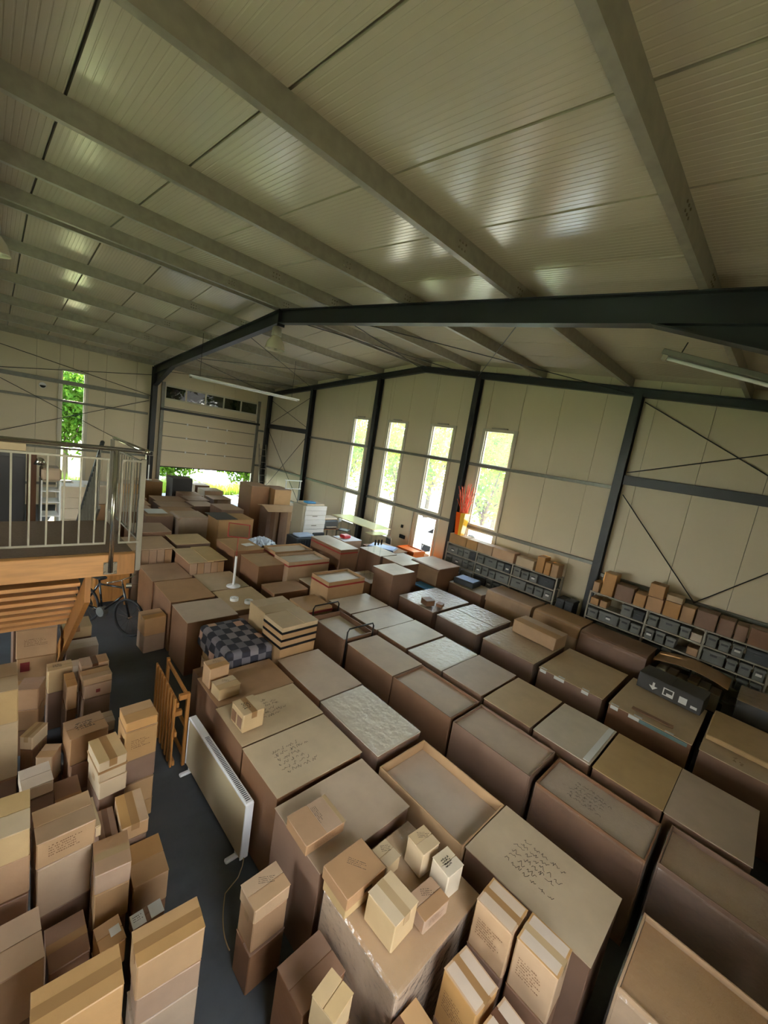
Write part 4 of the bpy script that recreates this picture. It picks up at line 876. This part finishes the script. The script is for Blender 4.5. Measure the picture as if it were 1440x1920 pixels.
# carton and bicycle in the aisle
stack(2.02, 7.1, .34, .34, .62, [.31, .31], ['brown taped carton on the aisle floor beside the bicycle', 'lower brown carton on the aisle floor beside the bicycle'], 3, [ORG, PINK])
r = root('bicycle', (1.55, 8.11, 0), 'black bicycle standing in the aisle under the landing corner', 'bicycle', rz=math.radians(-60))
def wheel(x):
    w_ = root('wheel', (x, 0, .34)); w_.parent = r
    t = MB(); n = 28; pts = [(.33 * math.cos(2 * math.pi * k / n), 0, .33 * math.sin(2 * math.pi * k / n)) for k in range(n + 1)]
    t.tube(pts, .022, 8).build('tyre', RUB, w_, True)
    s = MB(); s.cyl((0, -.04, 0), (0, .04, 0), .022, 8)
    for k in range(14): a = 2 * math.pi * k / 14; s.cyl((.02 * math.cos(a), 0, .02 * math.sin(a)), (.32 * math.cos(a), 0, .32 * math.sin(a)), .002, 4)
    s.build('spoke_set', CHROME, w_)
wheel(-.52); wheel(.52)
f = MB()
for a, b in (((-.52, .0, .34), (-.10, 0, .30)), ((-.52, 0, .34), (-.18, 0, .82)), ((-.10, 0, .30), (-.20, 0, .88)), ((-.10, 0, .30), (.36, 0, .72)), ((-.18, 0, .80), (.33, 0, .86)), ((.52, 0, .34), (.33, 0, .92))): f.cyl(a, b, .018, 8)
f.build('frame', BPAINT, r, True)
MB().tube([(.33, 0, .92), (.31, 0, 1.0), (.38, .12, 1.03), (.30, .28, 1.02)], .013, 8).tube([(.33, 0, .92), (.31, 0, 1.0), (.38, -.12, 1.03), (.30, -.28, 1.02)], .013, 8).build('handlebar', CHROME, r, True)
MB().box(-.34, -.08, -.07, .07, .90, .95, .02).build('saddle', RUB, r)
MB().cyl((-.10, -.05, .30), (-.10, .05, .30), .09, 16).build('chainring', GALVD, r); MB().cyl((.44, -.03, .93), (.50, .03, .93), .045, 10).build('headlamp', CHROME, r)
r = root('wooden_cabinet', (1.79, 9.30, 0), 'brown wooden cabinet under the landing behind the bicycle', 'cabinet')
MB().box(-.30, .30, -.3, .3, .12, 1.15, .006).build('carcass', WOODH, r); MB().box(-.28, -.01, -.312, -.3, .15, 1.12).build('door', WOODH, r); MB().box(.01, .28, -.312, -.3, .15, 1.12).build('door', WOODH, r)
for sx in (-.29, .23): MB().box(sx, sx + .06, -.29, -.23, 0, .12).build('leg', WOODH, r)
# ------------------------------------------------------------------ pile on the other side of the aisle
ST = stack
ST(.82, 2.10, .38, .21, .85, [.26, .22, .4], ['large taped tan carton with bright front beside the aisle', 'tan carton under the bright fronted one beside the aisle', 'lowest rose carton under the bright fronted one beside the aisle'], -5, [TAN, PINK, GREY], tape=1, ax='x')
carton(.335, 1.94, .72, .37, .21, .38, 'wide dark taped carton with rounded edges at the bottom of the picture', -4, TAN, 1, 'x')
carton(.335, 1.90, 0, .40, .34, .72, 'brown carton under the wide dark taped one', -4, PINK, tape=1)
ST(.82, 2.52, .20, .11, .50, [.10, .4], ['small brown box with two white labels beside the aisle', 'carton under the small box with white labels'], 1, [DBR, BROWN], tape=0)
rr = [o for o in COL.objects if o.get('label', '').startswith('small brown box with two white')][0]
MB().box(-.098, -.015, -.05, .05, .1003, .1015).box(.015, .098, -.05, .05, .1003, .1015).build('white_label', LABEL, rr); textbars(rr, -.055, 0, .06, .102, 3, INK, 33, lh=.015)
ST(.60, 2.54, .15, .19, .50, [.2, .3], ['small slanted box with a barcode sticker', 'carton under the slanted box with barcode sticker'], 4, [ORG, BROWN], tape=0)
rr = [o for o in COL.objects if o.get('label', '').startswith('small slanted box')][0]; MB().box(.0, .06, -.03, .03, .2003, .2012).build('white_label', LABEL, rr)
ST(.66, 2.87, .22, .28, .80, [.17, .3, .3], ['rose carton with a shiny taped front end'], -6, [PINK, TAN, BROWN], base='under the shiny fronted rose carton', tape=1, ax='x', tm=CTAPE)
ST(.93, 2.97, .25, .37, .45, [.27, .2], ['low tan carton with an open seam beside the aisle floor', 'squashed carton under the open seamed one'], -3, [ORG, BROWN], tape=0)
ST(.90, 3.36, .20, .36, .62, [.14, .3, .2], ['carton with brown tape behind the open seamed carton'], -3, [TAN, BROWN, BROWN], base='under the brown taped carton by the aisle', tape=1, ax='y')
carton(.72, 3.36, 0, .13, .34, .56, 'narrow dark strip carton beside the brown taped one', -3, BROWN, tape=1, ax='y', tm=BTAPE)
ST(.79, 3.80, .22, .34, .95, [.20, .17, .3], ['pale taped carton with glossy front tape on the pile', 'taped carton right under the glossy fronted one'], 5, [YEL, YEL, BROWN], base='under the glossy fronted carton', tape=1, ax='y', side=('band',))
ST(1.06, 3.93, .28, .27, 1.03, [.32, .26, .25, .2], ['printed carton under the small straw carton by the aisle', 'carton with dark tape, third down by the aisle'], 1, [TAN, BROWN, TAN], base='beside the aisle floor', tape=0, side=('-y',))
carton(1.06, 3.93, 1.03, .27, .27, .10, 'small straw carton topping the aisle stack', 1, ORG, tape=0)
ST(.72, 4.42, .32, .30, .80, [.30, .3, .2], ['grey rose carton with a shiny spot on its top'], 5, [PINK, BROWN, BROWN], base='under the shiny spotted carton', tape=0, text='pen')
ST(.90, 4.86, .30, .20, .50, [.12, .38], ['flat tan carton in front of the stamped carton', 'carton under the flat tan one'], 0, [GREY, BROWN], tape=0)
ST(.92, 5.18, .28, .21, .90, [.08, .17, .3, .3], ['flat carton lid over the stamped carton', 'carton with a red stamp on its front'], 2, [TAN, PINK, BROWN, BROWN], base='under the red stamped carton', tape=0)
rr = [o for o in COL.objects if o.get('label', '').startswith('carton with a red stamp')][0]; MB().box(-.02, .02, -.108, -.104, .06, .10).build('stamp', MAROON, rr)
ST(.94, 5.45, .28, .20, .92, [.09, .3, .5], ['small flat carton behind the red stamped carton'], 0, [PINK, BROWN, BROWN], base='behind the red stamped one', tape=1, ax='y', tm=BTAPE)
ST(.70, 5.33, .10, .30, .80, [.3, .5], ['narrow upright carton beside the stamped carton', 'carton under the narrow upright one'], 0, [ORG, BROWN], tape=0)
ST(.64, 5.70, .24, .18, .80, [.3, .5], ['printed cream carton behind the narrow upright carton', 'carton under the printed cream one'], 0, [YEL, BROWN], tape=0, text='pen')
ST(.96, 5.92, .36, .30, .62, [.3, .3], ['carton with a grey open top behind the stamped stack', 'carton under the grey open topped one'], -2, [GREY, BROWN], tape=0)
ST(.47, 6.30, .40, .26, 1.10, [.38, .3, .4], ['tall tan carton with smudged print and shiny tape', 'tan carton with a small label under the smudged print one'], -6, [TAN, TAN, TAN], base='under the smudged print carton', tape=1, ax='x', tm=CTAPE, side=('-y',))
rr = [o for o in COL.objects if o.get('label', '').startswith('tan carton with a small label')][0]; MB().box(-.16, -.07, -.132, -.124, .12, .24).build('stamp', MAROON, rr)
ST(.965, 7.03, .35, .36, .70, [.17, .3, .2], ['carton with brown tape farthest along the aisle pile'], -1, [YEL, BROWN, BROWN], base='at the far end of the aisle pile', tape=1, ax='y')
ST(.975, 6.58, .38, .27, .58, [.2, .38], ['rounded long carton in front of the farthest taped one', 'carton under the rounded long one'], -2, [GREY, BROWN], tape=0)
carton(.45, 6.95, 0, .4, .5, 1.05, 'tall carton in the shade under the stair treads', 0, BROWN)
ST(.10, 4.80, .24, .52, 1.30, [.34, .6, .4], ['tan carton with lit front standing on a tall stack', 'printed tall carton under the lit fronted one'], -1, [YEL, YEL, BROWN], base='under the lit fronted tall stack', tape=0)
ST(-.175, 4.95, .24, .42, 1.60, [.34, .5, .4], ['carton with one bright side at the picture edge'], -6, [TAN, BROWN, BROWN], base='under the bright sided carton', tape=0)
ST(.36, 5.40, .20, .24, .82, [.25, .25, .3], ['rose carton turned askew under the smudged print carton'], -20, [PINK, PINK, BROWN], base='under the askew rose carton', tape=0)
ST(.345, 4.72, .12, .22, .70, [.14, .5], ['slim carton with a pale lit side turned askew', 'carton under the slim askew one'], -38, [YEL, BROWN], tape=1, ax='y', tm=CTAPE)
ST(.44, 4.47, .14, .18, .60, [.3, .3], ['small tan carton against the slim askew one', 'carton under the small tan askew one'], -30, [TAN, BROWN], tape=0)
ST(.31, 4.00, .21, .26, .75, [.12, .3, .3], ['pale grey topped carton with soft edges'], 3, [GREY, BROWN, BROWN], base='under the pale grey topped carton', tape=0)
ST(.53, 3.88, .19, .5, .50, [.25, .25], ['shadowed carton between the pile stacks', 'shadowed lower carton between the pile stacks'], 0, [BROWN, DBR], tape=1)
ST(.11, 3.16, .22, .36, 1.20, [.22, .30, .3, .3], ['pale topped carton high on the near stack', 'rose carton under the pale topped one'], -3, [YEL, PINK, BROWN], base='under the near pale topped carton', tape=0)
ST(.11, 2.62, .28, .34, .75, [.4, .35], ['brown carton in half shade at the picture edge', 'lower brown carton in half shade'], 1, [PINK, BROWN], tape=0)
ST(.41, 3.17, .34, .31, 1.00, [.21, .42, .3], ['big lit carton with a torn side flap', 'tall wrapped grey carton under the torn flap one'], 1, [TAN, GREY, BROWN], base='under the torn flap carton', tape=0, side=('-y',))
rr = [o for o in COL.objects if o.get('label', '').startswith('big lit carton with a torn')][0]; MB().box(.165, .20, -.15, .15, .12, .135, .002).box(.17, .20, -.155, -.15, .05, .13).build('torn_flap', YEL, rr)
ST(.395, 2.74, .22, .3, .40, [.4], ['low dark carton in the gap before the slanted box'], 0, [BROWN], tape=1)
# ------------------------------------------------------------------ landing, rails and stair
r = root('landing', (0, 0, 0), 'carpeted timber landing with steel balustrade, pine edge beam and open stair', 'landing'); LAND = r
MB().box(-4, 1.12, 4.78, 6.17, 2.40, 2.49).build('deck', CARPET, r); MB().box(-4, 1.13, 4.70, 4.78, 2.26, 2.485, .006).build('edge_beam', WOOD, r); MB().box(1.02, 1.135, 4.78, 6.17, 2.26, 2.40, .006).build('end_beam', WOOD, r)
MB().box(.92, 1.125, 4.695, 4.70, 2.27, 2.48).build('beam_end_block', WOODH, r); MB().box(-4, 1.12, 6.10, 6.17, 2.26, 2.40, .006).build('rear_beam', WOOD, r)
for x in (-3.8, -1.2): MB().box(x, x + .12, 6.05, 6.17, 0, 2.26).build('post', WOOD, r)
r = root('landing_rail', (0, 0, 0)); r.parent = LAND
MB().cyl((-4, 4.69, 3.57), (1.17, 4.69, 3.57), .021, 12).build('handrail', CHROME, r, True)
b = MB(); N8 = [(.03 * math.sin(math.pi * k / 8), -.03 * math.cos(math.pi * k / 8)) for k in range(9)]; b.lathe(N8, 12, (1.175, 4.69, 3.57)); b.build('rail_end_ball', CHROME, r, True)
for (x0, x1) in ((-2.9, .855), (.965, 1.15)):
    MB().box(x0, x1, 4.683, 4.697, 3.455, 3.475).build('top_bar', RAILG, r); MB().box(x0, x1, 4.683, 4.697, 2.605, 2.625).build('bottom_bar', RAILG, r)
bal = None
for x in [.15 - .1215 * k for k in range(25)][::-1] + [.2715, .393, .5145, .636, .7575, .85, .97, 1.06]:
    if bal is None: bal = MB().box(-.007, .007, -.007, .007, 2.625, 3.455).build('baluster', RAILG, r); c = bal
    else: c = bal.copy(); COL.objects.link(c); c.parent = r
    c.location = (x, 4.69, 0)
for x in (.91, -1.4): MB().cyl((x, 4.685, 2.30), (x, 4.685, 3.56), .022, 12).build('post', CHROME, r, True); MB().box(x - .06, x + .06, 4.682, 4.694, 2.28, 2.41, .003).build('base_plate', CHROME, r)
for sx in (-.045, .045):
    for z in (2.30, 2.39): MB().cyl((.91 + sx, 4.68, z), (.91 + sx, 4.672, z), .012, 8).build('bolt', CHROME, r)
r = root('side_rail', (0, 0, 0)); r.parent = LAND
MB().box(1.135, 1.185, 4.70, 4.73, 2.29, 3.49, .003).build('flat_post', RAILG, r)
MB().cyl((1.175, 4.73, 3.57), (1.175, 6.22, 3.57), .021, 12).build('handrail', CHROME, r, True); MB().box(1.15, 1.17, 4.73, 6.20, 3.44, 3.46).build('top_bar', RAILG, r); MB().box(1.15, 1.17, 4.73, 6.20, 2.61, 2.63).build('bottom_bar', RAILG, r)
MB().cyl((1.175, 4.715, 3.48), (1.175, 4.715, 3.56), .008, 6).build('rail_pin', CHROME, r)
for k in range(12):
    c = bal.copy(); COL.objects.link(c); c.parent = r; c.location = (1.16, 4.84 + k * .12, 0)
MB().box(1.14, 1.18, 6.19, 6.23, 2.3, 3.55).build('post', RAILG, r)
r = root('stair_rail', (0, 0, 0)); r.parent = LAND
MB().cyl((1.06, 6.26, 3.50), (1.06, 8.0, 2.0), .024, 10).build('handrail', STEEL, r, True); MB().extrude([(1.04, 6.26, 2.62), (1.04, 8.0, 1.12), (1.04, 8.0, 1.17), (1.04, 6.26, 2.67)], (.03, 0, 0)).build('bottom_bar', GALVD, r)
for k in range(16):
    y = 6.34 + k * .105; z = 3.5 - (y - 6.26) * .862; MB().box(1.05, 1.064, y - .007, y + .007, z - .85, z - .01).build('baluster', GALVD, r)
r = root('wooden_stair', (0, 0, 0)); r.parent = LAND
for k in range(7):
    y = 4.92 + k * .17; z = 2.13 - k * .145; MB().box(-1.1, .70 + .01 * k, y, y + .25, z - .04, z, .004).build('tread', WOOD, r)
MB().extrude([(.72, 4.80, 2.25), (.72, 7.37, 0), (.72, 7.03, 0), (.72, 4.80, 1.95)], (.05, 0, 0)).build('stringer', WOODH, r); MB().extrude([(-1.16, 4.80, 2.25), (-1.16, 7.37, 0), (-1.16, 7.03, 0), (-1.16, 4.80, 1.95)], (.05, 0, 0)).build('stringer', WOODH, r)
# things standing behind the landing
r = root('tall_dark_cabinet', (.05, 9.3, 0), 'tall black cabinet behind the landing rail', 'cabinet'); MB().box(-.6, .42, -.3, .3, 0, 3.0, .006).build('carcass', BLACK, r); MB().box(-.58, -.1, -.312, -.3, .1, 2.9).build('door', BLACK, r); MB().box(-.08, .40, -.312, -.3, .1, 2.9).build('door', BLACK, r); MB().box(-.6, .42, -.3, .3, 3.0, 3.12).build('top_board', YEL, r)
r = root('wood_post', (.56, 9.2, 0), 'rough brown wooden post with a shiny lamp behind the rail', 'post'); MB().box(-.06, .06, -.06, .06, 0, 2.95, .006).build('shaft', WOODD, r); MB().lathe([(.02, .12), (.05, .10), (.09, 0), (.08, 0), (.0, .09)], 16, (.10, -.12, 2.78)).build('lamp_head', CHROME, r, True)
r = root('open_shelf_unit', (.82, 9.3, 0), 'white open shelf unit with baskets behind the landing rail', 'shelf'); 
for x in (-.14, .12): MB().box(x, x + .02, -.2, .2, 0, 2.5).build('side_panel', HEATW, r)
for z in (.4, .9, 1.4, 1.85, 2.1, 2.3): MB().box(-.12, .12, -.2, .2, z, z + .02).build('shelf', HEATW, r)
MB().box(-.14, .14, -.2, .2, 2.5, 2.72, .03).build('cushion', GREY, r)
carton(1.42, 11.8, 0, .55, .5, 1.2, 'tall pale carton lowest behind the landing rail', 0, PALE, tape=0)
for k in range(3): carton(1.42, 11.8, 1.2 + k * .26, .52, .46, .26, ('pale flat carton under two others behind the rail', 'pale flat carton in the middle behind the rail', 'pale carton on top of the stack behind the rail')[k], 0, PALE, tape=0, ax='y')
carton(2.05, 13.0, 0, .9, .8, 1.35, 'wide carton behind the pale stack near the side window', 0, PINK); carton(2.0, 13.0, 1.35, .8, .7, .5, 'wide pale topped carton on the one near the side window', 0, PALE, tape=0)
# ------------------------------------------------------------------ racks with crates
def crate(x, y, z, sx, sy, h, label, group, m=CRATE, lab=False):
    r = root('storage_crate', (x, y, z), label, 'crate', group); a, b = sx / 2, sy / 2
    MB().box(-a + .01, a - .01, -b + .01, b - .01, 0, h, .006).build('tub', m, r); MB().box(-a, a, -b, b, h - .05, h - .01, .004).build('rim', m, r)
    MB().box(-a + .003, -a + .011, -.05, .05, h - .10, h - .07).build('grip', SLOT, r)
    if lab: MB().box(-a + .005, -a + .0095, -.04, .04, h * .35, h * .6).build('white_label', LABEL, r)
def rack(ys, label, tag_, skipl=()):
    r = root('storage_rack', (9.5, (ys[0] + ys[-1]) / 2, 0), label, 'rack'); y0 = (ys[0] + ys[-1]) / 2
    for y in ys:
        for x in (-.19, .16): MB().box(x, x + .03, y - y0 - .015, y - y0 + .015, 0, 1.68).build('upright', GALV, r)
    for i in range(len(ys) - 1):
        for z in (.08, .53, .81, 1.09, 1.37, 1.65): MB().box(-.195, .195, ys[i + 1] - y0 + .016, ys[i] - y0 - .016, z, z + .03, .003).build('shelf', GALV, r)
    for i in range(len(ys) - 1):
        W = ys[i] - ys[i + 1] - .05
        for zi, z in enumerate((.84, 1.12, 1.40)):
            ws = ((.19, .19, .19, .36), (.20, .36, .19, .18), (.36, .18, .20, .19))[(i * 2 + zi) % 3]; tot = sum(ws); y = ys[i] - .025
            for k in range(4):
                w_ = ws[k] / tot * W; y -= w_
                if (i, zi, k) in skipl: continue
                crate(9.48, y + w_ / 2, z + .002, .36, w_ - .012, .20 + .012 * ((i + k) % 3), 'grey crate %s on %s shelf, %s bay, %s' % (ord_(k), ('bottom', 'middle', 'upper')[zi], ord_(i), tag_), 'grey crates on the racks', CRATE if (k + zi) % 5 else DCRATE, (k + zi + i) % 4 == 2)
rack([6.53, 5.55, 4.50, 3.39], 'galvanised storage rack under the orange vase', 'rack under the vase')
rack([2.645, 1.56, .63, -.30], 'galvanised storage rack against the braced end of the gable', 'rack by the braced wall', ((0, 2, 0), (0, 2, 1), (1, 2, 3), (1, 1, 3)))
for k, (y, z, w_, m_, lb) in enumerate(((2.53, 1.402, .16, ORG, 'small orange carton on the upper shelf at the column end'), (2.35, 1.402, .14, ORG, 'second small orange carton on the upper shelf by the column'), (.74, 1.402, .17, PALE, 'pale carton on the upper shelf in the middle bay'), (.74, 1.122, .17, TAN, 'tan carton on the middle shelf in the middle bay'))):
    carton(9.46, y, z, .3, w_, .15, lb, 0, m_, tape=0)
RT = 1.683
for k, (y0, y1, h, m_, lb) in enumerate(((6.50, 5.93, .26, TAN, 'kraft carton under the orange vase on the rack top'), (5.92, 5.58, .25, TAN, 'second kraft carton along the rack top from the vase'), (5.57, 5.12, .25, TAN, 'third kraft carton along the rack top from the vase'), (5.11, 4.50, .25, ORG, 'sunlit orange carton, fourth along the rack top from the vase'), (4.44, 3.98, .22, YEL, 'sunlit straw carton beside the orange one on the rack'), (3.93, 3.74, .38, ORG, 'tall narrow carton stack end on the vase rack'), (3.72, 3.58, .30, ORG, 'narrow carton second from the end of the vase rack'), (3.56, 3.40, .30, TAN, 'narrow carton at the end of the vase rack'))):
    carton(9.45, (y0 + y1) / 2, RT, .32, y0 - y1, h, lb, 0, m_, tape=0, ax='y')
for k, (y0, y1, h, m_, lb) in enumerate(((2.62, 2.50, .22, TAN, 'small carton at the column end of the braced rack'), (2.46, 2.22, .48, ORG, 'tall orange carton near the column on the braced rack'), (2.19, 1.86, .32, DBR, 'dark carton beside the tall orange one on the braced rack'), (1.84, 1.64, .26, ORG, 'small orange carton with a dented top on the braced rack'), (1.62, 1.35, .28, ORG, 'orange carton carrying another on the braced rack'), (1.33, 1.07, .30, ORG, 'orange carton with a pale lid box on it'), (1.05, .85, .30, TAN, 'brown carton past the orange ones on the braced rack'), (.83, .52, .32, BROWN, 'wide brown carton on the braced rack'), (.50, .28, .30, BROWN, 'brown carton in shade on the braced rack'), (.26, .10, .28, DBR, 'dark carton second from the end of the braced rack'), (.08, -.28, .30, BROWN, 'brown carton at the end of the braced rack'))):
    carton(9.45, (y0 + y1) / 2, RT, .32, y0 - y1, h, lb, 0, m_, tape=0, ax='y')
carton(9.45, 1.5, RT + .28, .3, .26, .26, 'upper orange carton of the pair on the braced rack', 0, ORG, tape=0); carton(9.45, 1.2, RT + .30, .28, .26, .12, 'pale flat carton lying on an orange carton of the braced rack', 0, YEL, tape=0)
for k, (y, z) in enumerate(((3.12, 0), (2.98 - .0, .32), (3.14, .32 + .3))):
    pass
for k in range(2):
    for j in range(4): crate(9.45, 3.20 - k * .2, .0 + j * .32, .38, .19, .32, 'dark crate %s up in the %s floor stack between the racks' % (ord_(j), ('outer', 'inner')[k]), 'dark crates between the racks', DCRATE, j == 2 and k == 1)
r = root('orange_vase', (9.42, 6.28, RT + .262), 'tall square orange and yellow glass vase of orange twigs', 'vase')
def taper(a, b, x0, x1, h): return MB().add([(x0 * a, -a, 0), (x1 * a, -a, 0), (x1 * a, a, 0), (x0 * a, a, 0), (x0 * b, -b, h), (x1 * b, -b, h), (x1 * b, b, h), (x0 * b, b, h)], [(3, 2, 1, 0), (0, 1, 5, 4), (1, 2, 6, 5), (2, 3, 7, 6), (3, 0, 4, 7), (4, 5, 6, 7)])
MB().add([(-.09, .0, 0), (.09, .0, 0), (.09, .1, 0), (-.09, .1, 0), (-.13, .0, .62), (.13, 0, .62), (.13, .15, .62), (-.13, .15, .62)], [(3, 2, 1, 0), (0, 1, 5, 4), (1, 2, 6, 5), (2, 3, 7, 6), (3, 0, 4, 7), (4, 5, 6, 7)]).build('orange_half', ORANGEG, r)
MB().add([(-.09, -.1, 0), (.09, -.1, 0), (.09, -.002, 0), (-.09, -.002, 0), (-.13, -.15, .62), (.13, -.15, .62), (.13, -.002, .62), (-.13, -.002, .62)], [(3, 2, 1, 0), (0, 1, 5, 4), (1, 2, 6, 5), (2, 3, 7, 6), (3, 0, 4, 7), (4, 5, 6, 7)]).build('yellow_half', YELG, r)
R = random.Random(4); tw = MB()
for k in range(46):
    a = R.uniform(0, 6.28); s = R.uniform(.02, .22); hh = R.uniform(.35, .85); x0, y0 = R.uniform(-.08, .08), R.uniform(-.08, .08)
    tw.tube([(x0, y0, .6), (x0 + s * .4 * math.cos(a), y0 + s * .4 * math.sin(a), .6 + hh * .5), (x0 + s * math.cos(a), y0 + s * math.sin(a), .6 + hh)], .006, 4)
tag(tw.build('twigs', TWIG, r), kind='stuff')
# ------------------------------------------------------------------ ladder, lamps, small fittings
r = root('ladder', (0, 0, 0), 'aluminium ladder leaning in the corner past the overhead door', 'ladder')
for dx in (0, .36): MB().tube([(9.38 + dx, 17.7, 0), (9.45 + dx, 18.55, 3.2)], .025, 6).build('rail', GALV, r)
for k in range(10):
    f_ = (k + .7) / 10.5; MB().cyl((9.38 + .07 * f_, 17.7 + .85 * f_, 3.2 * f_), (9.74 + .07 * f_, 17.7 + .85 * f_, 3.2 * f_), .014, 6).build('rung', GALV, r)
r = root('folding_trestle', (8.0, 13.15, 1.965), 'white trestle frame lying on the brown tower', 'trestle')
MB().cyl((-.25, -.3, .02), (-.25, -.3, .3), .018, 6).cyl((.35, -.3, .02), (.35, -.3, .3), .018, 6).build('leg', HEATW, r); MB().box(-.3, .4, -.33, -.27, .3, .33).build('bar', HEATW, r); MB().box(-.27, .38, -.33, -.27, 0, .02).build('foot_bar', HEATW, r)
def highbay(x, y, z, label):
    r = root('pendant_lamp', (x, y, z), label, 'lamp', 'bell shaped hall lamps')
    MB().lathe([(.06, 0), (.10, -.04), (.115, -.2), (.10, -.22), (.0, -.22)], 20).build('ballast_housing', GALV, r, True)
    MB().lathe([(.09, -.22), (.13, -.27), (.19, -.36), (.23, -.50), (.235, -.52), (.22, -.50), (.18, -.36), (.10, -.25)], 24).build('reflector', mat('ribbed_glass', (206, 196, 172), .25), r, True)
    MB().lathe([(.0, -.505), (.222, -.5)], 24).build('lens', CLEARP, r, True); MB().cyl((0, 0, 0), (0, 0, .12), .012, 6).build('hook', STEEL, r)
highbay(4.72, 9.0, 6.30, 'bell shaped lamp hanging under the apex of the portal frame')
highbay(.04, 9.1, 6.44, 'bell shaped lamp hanging at the picture edge under the ridge')
def tubelight(p0, p1, label, drop, hm=None):
    p0 = Vector(p0); p1 = Vector(p1); d = p1 - p0; L = d.length
    r = root('tube_light', tuple(p0), label, 'lamp'); r.rotation_euler = d.to_track_quat('X', 'Z').to_euler()
    MB().box(0, L, -.05, .05, 0, .05, .006).build('housing', hm or HEATW, r); MB().cyl((.05, 0, -.02), (L - .05, 0, -.02), .016, 10).build('tube', WHITE, r, True)
    for k in (.04, L - .04): MB().box(k - .02, k + .02, -.04, .04, -.045, .0).build('socket', GALV, r)
    for k in (.08, .92): MB().cyl((L * k, 0, .05), (L * k, 0, .05 + drop), .006, 6).build('hanger', STEEL, r)
tubelight((4.1, 12.6, 5.10), (7.7, 12.6, 5.10), 'long white tube light hanging before the overhead door', 1.2)
tubelight((4.55, 1.19, 5.26), (4.55, -.5, 4.72), 'long grey tube light slung below the haunch near the wall', .10, GALVD)
r = root('wall_camera', (1.39, SY, 4.24), 'small dome camera on the side wall beside the window', 'camera'); MB().cyl((0, 0, 0), (0, -.06, 0), .1, 16).build('base', HEATW, r); MB().lathe([(.085 * math.cos(a), -.085 * math.sin(a)) for a in (0, .4, .8, 1.2, 1.57)], 16).build('dome', BLACK, r, True).location = (0, -.09, 0)
r = root('wall_switches', (GX - .02, 8.85, 1.1), 'switch box and cable duct beside the glazed door', 'switch'); MB().box(-.05, .0, -.12, .12, 0, .12, .008).build('switch_box', BLACK, r); MB().box(-.03, .0, -.32, -.27, -1.1, 1.0).build('cable_duct', FRAME, r); MB().box(-.04, 0, .05, .12, .35, .45).build('socket', BLACK, r)
r = root('tool_cart', (11.0, 8.0, -.02), 'metal framed cart of brown boxes outside the glazed door', 'cart')
for sx in (-.35, .35):
    for sy_ in (-.5, .5): MB().cyl((sx, sy_, 0), (sx, sy_, 1.0), .018, 6).build('post', STEEL, r)
for z in (.15, .97): MB().box(-.37, .37, -.52, .52, z, z + .03).build('deck', STEEL, r)
for k in range(3): MB().box(-.3, .3, -.48 + k * .33, -.2 + k * .33, .181, .7, .006).build('load', BROWN, r)
